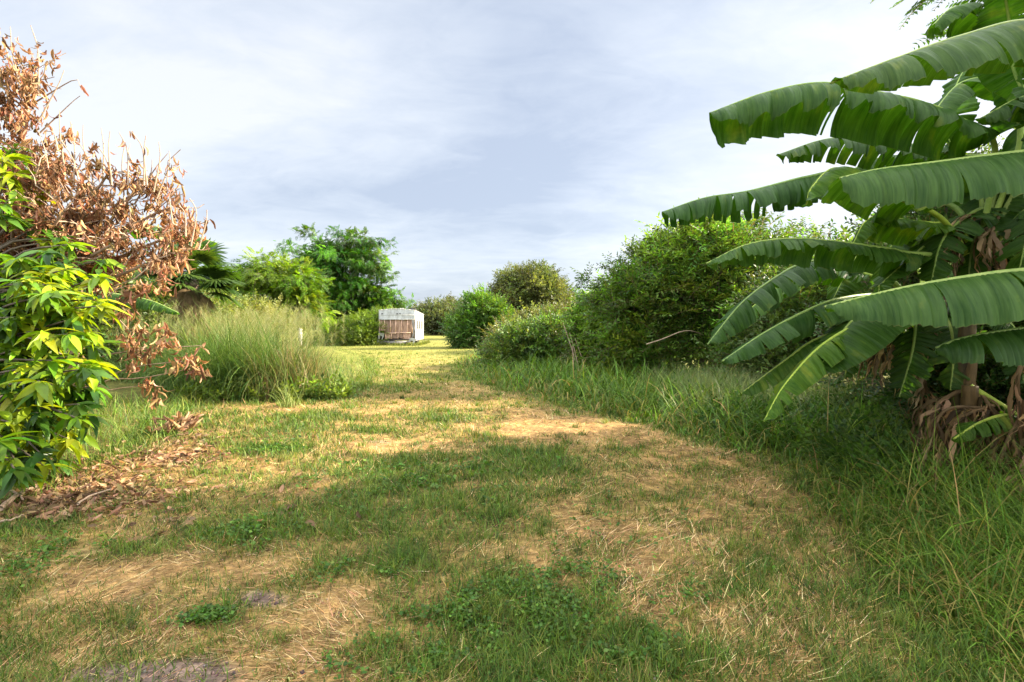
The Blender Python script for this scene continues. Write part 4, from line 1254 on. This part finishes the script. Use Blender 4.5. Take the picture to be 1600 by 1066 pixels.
banana_leaf(tB, [Bm] + pp((1560, 330, 5.1), (1470, 367, 4.9), (1420, 405, 4.7), (1372, 447, 4.5)), .16, .28, 30, 30, .25, (10, 16), .22, .45, .012, tint=(1.2, 1.2, .9))
# young bent-over blade in the middle, yellow-green
banana_leaf(tB, [Bm] + pp((1470, 340, 4.6), (1380, 300, 4.3), (1310, 262, 4.1), (1270, 290, 4.0), (1258, 320, 4.0)), .24, .26, 40, 60, .4, (3, 4), .08, .1, .03, tint=(1.5, 1.5, .8))
banana_leaf(tB, [Bm] + pp((1500, 360, 4.8), (1420, 345, 4.7), (1360, 340, 4.6), (1330, 385, 4.6)), .22, .26, 45, 60, .3, (4, 4), .1, .2, .03, tint=(1.7, 1.6, .8))
banana_leaf(tB, [Bm] + pp((1590, 230, 4.8), (1580, 130, 4.7), (1570, 60, 4.6), (1500, 10, 4.4), (1450, 45, 4.3)), .24, .28, 50, 70, .42, (6, 8), .15, .3, .03, tint=(1.1, 1.15, .85))
banana_leaf(tB, [Bm] + pp((1600, 190, 5.0), (1560, 130, 5.1), (1500, 130, 5.1), (1440, 200, 5.0)), .26, .28, 40, 40, .2, (10, 10), .2, .4, .02, tint=(1.0, 1.1, .85))
banana_leaf(tB, [Bm] + pp((1610, 250, 4.7), (1640, 160, 4.4), (1600, 150, 4.2), (1530, 185, 4.2)), .26, .26, 60, 60, .2, (5, 6), .15, .3, .02)
for pth, w1, w2, d1, d2, tn in (
        (((1540, 330, 4.9), (1500, 345, 4.7), (1470, 380, 4.6), (1455, 440, 4.55)), .22, .24, 30, 40, (.9, .95, .8)),
        (((1570, 330, 5.0), (1545, 345, 4.8), (1520, 380, 4.75), (1512, 450, 4.7)), .2, .22, 30, 40, (.75, .8, .75)),
        (((1600, 330, 4.6), (1610, 350, 4.4), (1600, 390, 4.3), (1585, 450, 4.3)), .2, .22, 35, 40, (.8, .85, .7)),
        (((1500, 350, 5.2), (1420, 360, 5.1), (1385, 400, 5.1), (1370, 470, 5.1)), .24, .24, 35, 40, (1.25, 1.25, .8)),
        (((1530, 300, 5.3), (1450, 250, 5.4), (1380, 245, 5.4), (1320, 270, 5.4)), .25, .25, 45, 55, (.9, .95, .8)),
        (((1530, 300, 5.4), (1480, 210, 5.6), (1500, 120, 5.7), (1540, 90, 5.7)), .24, .26, 25, 25, (1.0, 1.1, .8)),
        (((1560, 320, 5.1), (1620, 290, 5.3), (1650, 330, 5.3), (1650, 420, 5.3)), .25, .25, 40, 40, (.9, .95, .8))):
    banana_leaf(tB, [Bm] + pp(*pth), w1, w2, d1, d2, .28, (int(U(5, 13)), int(U(5, 13))), .22, .4, .022, tint=tn)
for pts in (((1545, 330, 4.9), (1500, 345, 4.7), (1490, 400, 4.6), (1495, 450, 4.6)), ((1560, 340, 4.8), (1550, 370, 4.6), (1558, 420, 4.55), (1550, 470, 4.5)), ((1450, 380, 5.0), (1470, 372, 4.8), (1480, 400, 4.8), (1478, 420, 4.8))):
    dry_leaf(tB, pp(*pts), .12, C=(0.20, 0.13, 0.07))
# plant C: behind, its leaves hang down to the left
C0 = np.array([4.95, 6.2, 0.0])
tC = thing('banana_plant', 'rear banana plant with torn leaves hanging down towards the grass', 'banana plant', C0, GRP)
Ct = P(1430, 470, 6.0)
pseudostem(tC, C0, Ct, .13, (1.25, .9, .7))
banana_leaf(tC, [Ct] + pp((1370, 420, 5.8), (1310, 405, 5.6), (1260, 410, 5.4), (1220, 428, 5.3), (1160, 472, 5.15), (1105, 538, 5.0)), .30, .30, 50, 45, .28, (12, 14), .24, .5, .018, tint=(.75, .85, .8), blunt=.15)
banana_leaf(tC, [Ct] + pp((1390, 460, 5.6), (1330, 463, 5.3), (1280, 476, 5.1), (1200, 516, 4.9), (1128, 564, 4.75)), .27, .30, 52, 45, .22, (11, 14), .24, .5, .018, tint=(.85, .95, .9), blunt=.2)
banana_leaf(tC, [Ct] + pp((1390, 490, 5.6), (1330, 510, 5.3), (1270, 532, 5.1), (1230, 560, 5.0), (1158, 614, 4.9)), .24, .24, 55, 50, .2, (9, 9), .15, .3, .015, tint=(1.2, 1.15, .8))
banana_leaf(tC, [Ct] + pp((1395, 490, 5.4), (1340, 506, 5.0), (1280, 542, 4.8), (1225, 602, 4.65), (1193, 658, 4.6)), .24, .22, 50, 50, .22, (9, 11), .2, .5, .018, tint=(1.7, 1.6, .8), blunt=.2)
banana_leaf(tC, [Ct] + pp((1390, 470, 5.4), (1345, 490, 5.1), (1315, 520, 4.9), (1278, 578, 4.75)), .40, .30, 28, 40, .25, (4, 8), .06, .12, .015, tint=(1.0, 1.05, .8))
banana_leaf(tC, [Ct] + pp((1390, 440, 6.0), (1310, 420, 6.2), (1250, 425, 6.3), (1200, 460, 6.4), (1150, 500, 6.4)), .30, .30, 40, 40, .25, (18, 18), .2, .45, .015, tint=(1.2, 1.25, .7))
banana_leaf(tC, [Ct] + pp((1440, 430, 6.2), (1400, 390, 6.4), (1340, 400, 6.5), (1300, 470, 6.4)), .3, .3, 40, 40, .25, (8, 8), .15, .3, .02, tint=(1.3, 1.3, .75))
banana_leaf(tC, [Ct] + pp((1470, 440, 6.3), (1500, 390, 6.6), (1560, 390, 6.8), (1610, 440, 6.8)), .3, .3, 40, 40, .25, (10, 10), .2, .4, .02)
for pts in (((1440, 480, 5.9), (1442, 560, 5.9), (1455, 640, 5.8), (1470, 720, 5.8)), ((1435, 500, 5.9), (1460, 520, 5.6), (1500, 600, 5.4), (1510, 700, 5.3)), ((1400, 500, 5.9), (1420, 540, 5.7), (1430, 590, 5.7), (1425, 640, 5.7)),
            ((1380, 500, 5.8), (1370, 530, 5.7), (1350, 560, 5.7), (1340, 590, 5.7))):
    dry_leaf(tC, pp(*pts), C=(0.24, 0.15, 0.07))
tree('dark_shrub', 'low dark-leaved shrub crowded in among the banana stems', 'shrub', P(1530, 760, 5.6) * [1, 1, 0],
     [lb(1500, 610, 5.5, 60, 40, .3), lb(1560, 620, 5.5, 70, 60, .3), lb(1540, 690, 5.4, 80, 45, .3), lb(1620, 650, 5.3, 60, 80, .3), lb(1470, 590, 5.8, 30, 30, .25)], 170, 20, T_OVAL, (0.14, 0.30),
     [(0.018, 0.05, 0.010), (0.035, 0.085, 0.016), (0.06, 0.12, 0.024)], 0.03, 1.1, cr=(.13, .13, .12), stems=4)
# plant D: short ragged sucker in front with withered leaves
D0 = np.array([4.35, 4.75, 0.0])
tD = thing('banana_plant', 'short ragged banana sucker draped in brown withered leaves', 'banana plant', D0, GRP)
Dt = D0 + np.array([-.1, 0, .95])
pseudostem(tD, D0, Dt, .10, (.9, .75, .6))
banana_leaf(tD, [Dt] + pp((1600, 655, 4.55), (1570, 648, 4.4), (1530, 660, 4.3), (1490, 685, 4.2)), .15, .17, 60, 55, .15, (7, 7), .25, .4, .015, tint=(1.3, 1.2, .7))
for pts in (((1560, 640, 4.7), (1480, 640, 4.5), (1455, 690, 4.45), (1440, 740, 4.4)), ((1560, 630, 4.7), (1490, 660, 4.5), (1470, 720, 4.45), (1475, 790, 4.4)), ((1500, 610, 4.9), (1460, 640, 4.7), (1462, 710, 4.6), (1480, 775, 4.5)),
            ((1580, 650, 4.6), (1540, 690, 4.4), (1530, 740, 4.3), (1545, 790, 4.2)), ((1600, 640, 4.4), (1570, 700, 4.2), (1560, 760, 4.1), (1575, 815, 4.05)), ((1640, 620, 4.3), (1610, 690, 4.0), (1590, 760, 3.9), (1560, 790, 3.9)), ((1600, 560, 4.5), (1590, 600, 4.4), (1598, 680, 4.35), (1600, 760, 4.3)),
            ((1520, 600, 4.8), (1550, 640, 4.6), (1570, 680, 4.5), (1580, 740, 4.4)), ((1440, 570, 5.3), (1448, 620, 5.2), (1452, 680, 5.0), (1455, 740, 4.9))):
    dry_leaf(tD, pp(*pts), .14, C=tuple(np.array([0.20, 0.125, 0.062]) * U(.6, 1.35)), n=7)
for pts in (((1420, 500, 5.7), (1410, 525, 5.5), (1398, 560, 5.4), (1392, 600, 5.4)), ((1440, 510, 5.6), (1432, 540, 5.4), (1438, 580, 5.3), (1420, 620, 5.3)), ((1400, 510, 5.7), (1385, 530, 5.6), (1372, 550, 5.6), (1362, 585, 5.6))):
    dry_leaf(tC, pp(*pts), .10, C=(0.40, 0.31, 0.16))
for pth, w1, w2, tn in ((((1420, 480, 5.8), (1430, 500, 5.4), (1425, 550, 5.2), (1405, 620, 5.1)), .22, .22, (.8, .85, .7)), (((1450, 480, 5.6), (1480, 500, 5.2), (1490, 545, 5.0), (1485, 610, 4.9)), .2, .2, (.8, .8, .6)),
                        (((1460, 470, 5.6), (1540, 480, 5.2), (1590, 520, 5.0), (1600, 600, 4.9)), .22, .22, (.7, .75, .65)), (((1400, 470, 5.7), (1360, 480, 5.6), (1330, 520, 5.6), (1320, 590, 5.6)), .24, .24, (1.1, 1.1, .7))):
    banana_leaf(tC, [Ct] + pp(*pth), w1, w2, 35, 40, .25, (14, 14), .25, .5, .018, tint=tn)
# banana plant on the left, mostly hidden
E0 = np.array([-7.3, 8.6, 0.0])
tE = thing('banana_plant', 'banana plant half hidden behind the withered tree on the left', 'banana plant', E0)
Et = E0 + [0, 0, 2.4]
pseudostem(tE, E0, Et, .12)
banana_leaf(tE, [Et] + pp((160, 370, 8.4), (215, 352, 8.2), (280, 362, 8.0), (338, 379, 7.9)), .22, .25, 65, 60, .2, (14, 14), .18, .4, .01, tint=(1.2, 1.25, .9))
banana_leaf(tE, [Et - [0, 0, .2]] + pp((150, 455, 8.3), (200, 462, 8.1), (240, 471, 8.0), (278, 488, 7.9)), .2, .25, 70, 60, .15, (16, 14), .15, .4, .01, tint=(1.2, 1.25, 1.1))
# ---------------------------------------------------------------- mango tree and withered tree on the left
whorl = leaf_t(1, .31, 5, .30, .42, pw=.9)
M0 = np.array([-5.75, 5.2, 0.0])
t = thing('mango_tree', 'leafy mango tree with glossy drooping leaves at the left edge', 'tree', M0)
lf, tb = Buf(), Buf()
tops = []
for px, py, d, rx, ry, m in ((50, 430, 4.8, 60, 45, 24), (95, 455, 4.9, 55, 40, 20), (40, 500, 4.7, 55, 45, 22), (115, 500, 4.8, 40, 40, 14), (70, 560, 4.7, 70, 45, 24), (60, 630, 4.6, 60, 40, 18), (112, 600, 4.6, 36, 36, 11), (15, 560, 4.9, 40, 120, 26), (5, 690, 4.3, 22, 40, 7), (8, 250, 5.7, 25, 45, 6), (25, 330, 5.6, 40, 35, 6), (70, 395, 5.3, 60, 30, 11), (-60, 500, 4.9, 60, 140, 34), (95, 665, 4.9, 45, 26, 9), (40, 650, 4.9, 40, 60, 16), (18, 725, 4.5, 26, 22, 7), (60, 690, 4.8, 40, 22, 8)):
    for i in range(m):
        tops.append(P(px + N(0, rx * .55), py + N(0, ry * .55), d + N(0, .28)))
tops = np.array(tops)
q = crv(wob(M0 + [0, 0, -.1], M0 + [.1, .2, 2.2], 6, .03), 14)
tb.tube(q, np.linspace(.17, .06, 14), 9)
for c in tops:
    a = q[int(np.clip((c[2] - .3) / 2.2 * 13, 3, 13))]
    mid = (a + c) / 2 + N(0, .06, 3) + [0, 0, .12]
    tb.tube(crv([a, mid, c], 8), np.linspace(.022, .006, 8), 5, cap=False)
young = rng.random(len(tops)) < np.clip(.45 + .35 * (tops[:, 0] + 4.3), .2, .8)
for c, yo in zip(tops, young):
    m = rng.integers(9, 17)
    out = nrm((c - M0) * [1, 1, 0] + [.3, -.3, .5])
    az = np.arange(m) * 2.4 + U(0, 6)
    el = U(-1.0, .40, m)
    f = nrm(np.stack([np.cos(az) * np.cos(el), np.sin(az) * np.cos(el), np.sin(el)], 1) + out * .55)
    C = pal([(0.055, 0.14, 0.010), (0.11, 0.21, 0.010), (0.17, 0.26, 0.012)] if rng.random() < .35 else [(0.12, 0.22, 0.008), (0.30, 0.35, 0.012), (0.19, 0.29, 0.012)] if yo else [(0.018, 0.058, 0.008), (0.040, 0.105, 0.012), (0.075, 0.155, 0.018)], m, .22)
    inst(lf, whorl, c + out * np.linspace(-.10, .03, m)[:, None], frames(f, np.array([0, 0, 1.0]) + N(0, .35, (m, 3))), U(.10, .26, m), C)
tb.build('trunk', M_BARK, t, smooth=True)
lf.build('crown', M_GLOSS, t, smooth=True)

W0 = np.array([-6.3, 6.5, 0.0])
t = thing('withered_tree', 'dead tree with curled brown leaves and bare twig tips at the left edge', 'tree', W0)
tb, lf, bt = Buf(), Buf(), Buf()
trunk = crv(wob(W0 + [0, 0, -.1], W0 + [-.2, .1, 2.3], 6, .04), 14)
tb.tube(trunk, np.linspace(.15, .06, 14), 9)
def curled(seed, w, roll, curl):
    """a withered leaf, rolled lengthways and twisted"""
    g = np.random.default_rng(seed)
    V, Q = [], []
    ns, nc = 6, 5
    y = z = 0.0
    a = 0.2
    for i in range(ns + 1):
        t_ = i / ns
        ww = w * (math.sin(PI * min(max(t_, .04), .94)) ** .55) * g.uniform(.8, 1.15)
        rl = roll * (.7 + .5 * t_) * g.uniform(.85, 1.15)
        tw = g.normal(0, .18) + .5 * t_
        for j in range(nc):
            e = (j / (nc - 1) - .5)
            rr_ = ww / max(rl, .3)
            xx, zz = rr_ * math.sin(e * rl), rr_ * (1 - math.cos(e * rl))
            V.append([xx * math.cos(tw) - zz * math.sin(tw), y, z + xx * math.sin(tw) + zz * math.cos(tw)])
        a -= curl / ns * g.uniform(.4, 1.6)
        y += math.cos(a) / ns; z += math.sin(a) / ns
    for i in range(ns):
        for j in range(nc - 1):
            q_ = i * nc + j
            Q.append([q_, q_ + 1, q_ + nc + 1, q_ + nc])
    return Tmpl(V, Q)


dead = [curled(1, .34, 2.6, 1.0), curled(2, .30, 3.4, .5), curled(3, .40, 2.0, 1.8)]


def hang(p, m, spread=.05):
    """a cluster of m curled brown leaves drooping round p"""
    az = U(0, 2 * PI, m); el = U(-1.55, -.55, m)
    f = np.stack([np.cos(az) * np.cos(el), np.sin(az) * np.cos(el), np.sin(el)], 1)
    tt = rng.integers(0, 3, m)
    C = pal([(0.11, 0.058, 0.030), (0.27, 0.145, 0.072), (0.40, 0.245, 0.14)], m, .3)
    T = p + N(0, spread, (m, 3))
    up = nrm(N(0, 1, (m, 3)))
    for k in range(3):
        s_ = tt == k
        inst(lf, dead[k], T[s_], frames(f[s_], up[s_]), U(.065, .145, s_.sum()), C[s_])


mains = []
for px, py, d in ((10, 120, 5.9), (45, 150, 6.0), (60, 260, 5.7), (120, 260, 6.0), (170, 270, 5.8), (220, 290, 5.9), (250, 330, 6.2), (290, 360, 6.1), (200, 370, 5.6), (100, 330, 5.5), (150, 330, 6.4), (20, 330, 5.6), (260, 400, 5.9), (60, 370, 6.3), (-30, 200, 5.8), (-50, 330, 5.6), (160, 400, 5.7)):
    c = P(px, py, d)
    a = trunk[rng.integers(8, 14)]
    q = crv([a, (a + c) / 2 + N(0, .12, 3) + [0, 0, -.12], c], 14)
    tb.tube(q, np.linspace(.035, .012, 14), 6, cap=False)
    mains.append(q)
for q in mains:
    for _ in range(34):
        a = q[rng.integers(4, 14)]
        c = a + np.array([N(.05, .23), N(0, .22), abs(N(.16, .24)) - .06])
        w_ = wob(a, c, 6, .06)
        bt.tube(w_, np.linspace(.009, .0042, 6), 4, cap=False)
        hang(a + (c - a) * U(.45, .85), rng.integers(8, 20), .042)
        if rng.random() < .6: hang((a + c) / 2, rng.integers(5, 11), .05)
# bare twig tips reaching up, some arching over
for px0, py0, px1, py1, bx in ((35, 130, 16, 42, -6), (60, 130, 48, 40, 6), (100, 240, 93, 172, -3), (115, 270, 110, 190, 4), (140, 260, 130, 195, -5), (160, 270, 158, 200, 3), (175, 270, 172, 205, -4), (200, 270, 186, 207, 6), (225, 270, 205, 205, 8), (230, 270, 228, 212, -4), (240, 280, 248, 222, 6), (245, 290, 264, 236, 10), (290, 350, 280, 322, 4), (298, 365, 296, 310, 10), (310, 370, 323, 328, 6), (270, 330, 266, 300, -3),
                             (60, 190, 125, 150, 20), (55, 140, 125, 135, 25), (60, 170, 100, 110, 10), (20, 100, 5, 55, -3), (30, 180, 60, 70, 8), (90, 215, 70, 205, 4), (210, 300, 262, 240, 3), (150, 290, 118, 215, 4), (195, 300, 196, 222, -5), (80, 290, 60, 205, 3), (130, 300, 92, 214, 5)):
    d = U(5.6, 6.1)
    q = crv([P(px0, py0 + 20, d), P((px0 + px1) / 2 + bx, (py0 + py1) / 2 - abs(bx) * .5, d), P(px1, py1, d)], 9)
    bt.tube(q, np.linspace(.012, .0045, 9), 4, cap=False)
    for k in (4, 6, 8):
        if rng.random() < .25: hang(q[k], 2, .012)
for px, py, m in ((40, 85, 26), (30, 105, 22), (45, 120, 22), (10, 110, 20), (55, 145, 16), (20, 150, 18), (5, 170, 18), (45, 170, 14), (8, 65, 8)):
    for _ in range(3): hang(P(px + N(0, 7), py + N(0, 9), U(5.6, 6.1)), m // 2, .06)
# low pale shoots reaching right over the grass
for pts, cl in ((((110, 560), (180, 552), (240, 545), (315, 540)), ((196, 530, 10), (206, 555, 9), (255, 520, 14), (270, 540, 10), (315, 545, 3))),
                (((120, 590), (190, 578), (230, 570), (285, 565)), ((208, 570, 9), (232, 555, 12), (248, 540, 12), (275, 570, 10), (290, 565, 9))),
                (((100, 610), (170, 592), (215, 592), (290, 578)), ((232, 600, 10), (300, 578, 12), (312, 583, 14), (305, 570, 8))),
                (((130, 600), (190, 606), (215, 604)), ((246, 620, 9), (240, 612, 5))),
                (((150, 480), (185, 500), (215, 530)), ((193, 492, 10), (196, 470, 12), (216, 515, 12), (214, 540, 10))),
                (((150, 470), (190, 448), (235, 445)), ((200, 455, 10), (222, 452, 14), (232, 448, 8), (188, 490, 10))),
                (((200, 440), (230, 410), (262, 400)), ((262, 420, 12), (255, 440, 12), (240, 410, 12), (262, 455, 6)))):
    d = U(5.1, 5.4)
    q = crv([trunk[9]] + [P(px, py, d) for px, py in pts], 20)
    bt.tube(q, np.linspace(.020, .004, 20), 5, cap=False)
    for px, py, m in cl: hang(P(px, py - 5, d), int(m * 1.6), .04)
tb.build('trunk', M_TWIG, t, smooth=True)
tag(bt.build('bare_twig', M_TWIG, t, smooth=True), None, None)
tag(lf.build('withered_foliage', M_DRYLEAF, t, smooth=True), None, None)

flat = [leaf_t(1, .42, 4, .35, .25, .02), leaf_t(1, .36, 4, .7, -.3, .03), curled(4, .42, 1.4, .8)]
# dead leaf litter below
ll = Buf()
def litter_at(px, py, rx, ry, m, zs=.01):
    g = G(px, py)
    x = g[0] + N(0, .6, m) * rx / F * g[1]; y = g[1] + N(0, .6, m) * ry * g[1] ** 2 / (F * CAMZ)
    az = U(0, 2 * PI, m)
    f = np.stack([np.cos(az), np.sin(az), N(0, .25, m)], 1)
    C = pal([(0.09, 0.05, 0.03), (0.20, 0.12, 0.068), (0.34, 0.22, 0.13)], m, .22)
    T = np.stack([x, y, gz(x, y) + U(-.008, .024, m) + zs * U(0, 1, m)], 1)
    tt = rng.integers(0, 3, m)
    return T, f, C, tt
for a in ((110, 770, 140, 26, 1000), (240, 720, 100, 22, 700), (60, 800, 80, 18, 220), (200, 780, 120, 22, 260), (290, 690, 60, 10, 120), (330, 810, 150, 30, 70)):
    T, f, C, tt = litter_at(*a)
    for k in range(3):
        s_ = tt == k
        inst(ll, flat[k], T[s_], frames(f[s_], np.array([0, 0, 1.0]) + N(0, .5, (s_.sum(), 3))), U(.03, .115, s_.sum()), C[s_])
tag(ll.build('leaf_litter', M_DRYLEAF), 'fallen brown leaves strewn on the ground below the mango', 'leaves', kind='stuff')
lp = Buf()
for a in ((268, 678, 20, 5, 60, .12), (284, 674, 14, 4, 70, .16)):
    T, f, C, tt = litter_at(*a)
    for k in range(3):
        s_ = tt == k
        inst(lp, dead[k], T[s_], frames(f[s_] + [0, 0, .3], nrm(N(0, 1, (s_.sum(), 3)))), U(.12, .22, s_.sum()), C[s_])
tag(lp.build('leaf_pile', M_DRYLEAF), 'small heap of curled brown leaves on the straw at the left', 'leaf pile')
for lab, pts, r_ in (('thick grey fallen stick at the bottom left below the mango', ((0, 806), (28, 786), (55, 768)), .022), ('thin pale fallen stick leaning across the thick one', ((10, 772), (25, 780), (36, 792)), .012),
                     ('thin brown stick lying among fallen leaves right of the thick stick', ((120, 795), (150, 780), (172, 775)), .010), ('slender stick at the shaded edge of the brown leaf litter', ((0, 826), (20, 822), (38, 812)), .008)):
    bf = Buf()
    q = crv([G(px, py) + [0, 0, gz(*[np.array([c]) for c in G(px, py)[:2]])[0] + .05] for px, py in pts], 8)
    bf.tube(q + N(0, .004, q.shape), np.linspace(r_, r_ * .6, 8), 7)
    tag(bf.build('fallen_stick', M_TWIG, smooth=True), lab, 'stick', 'fallen sticks below the mango')
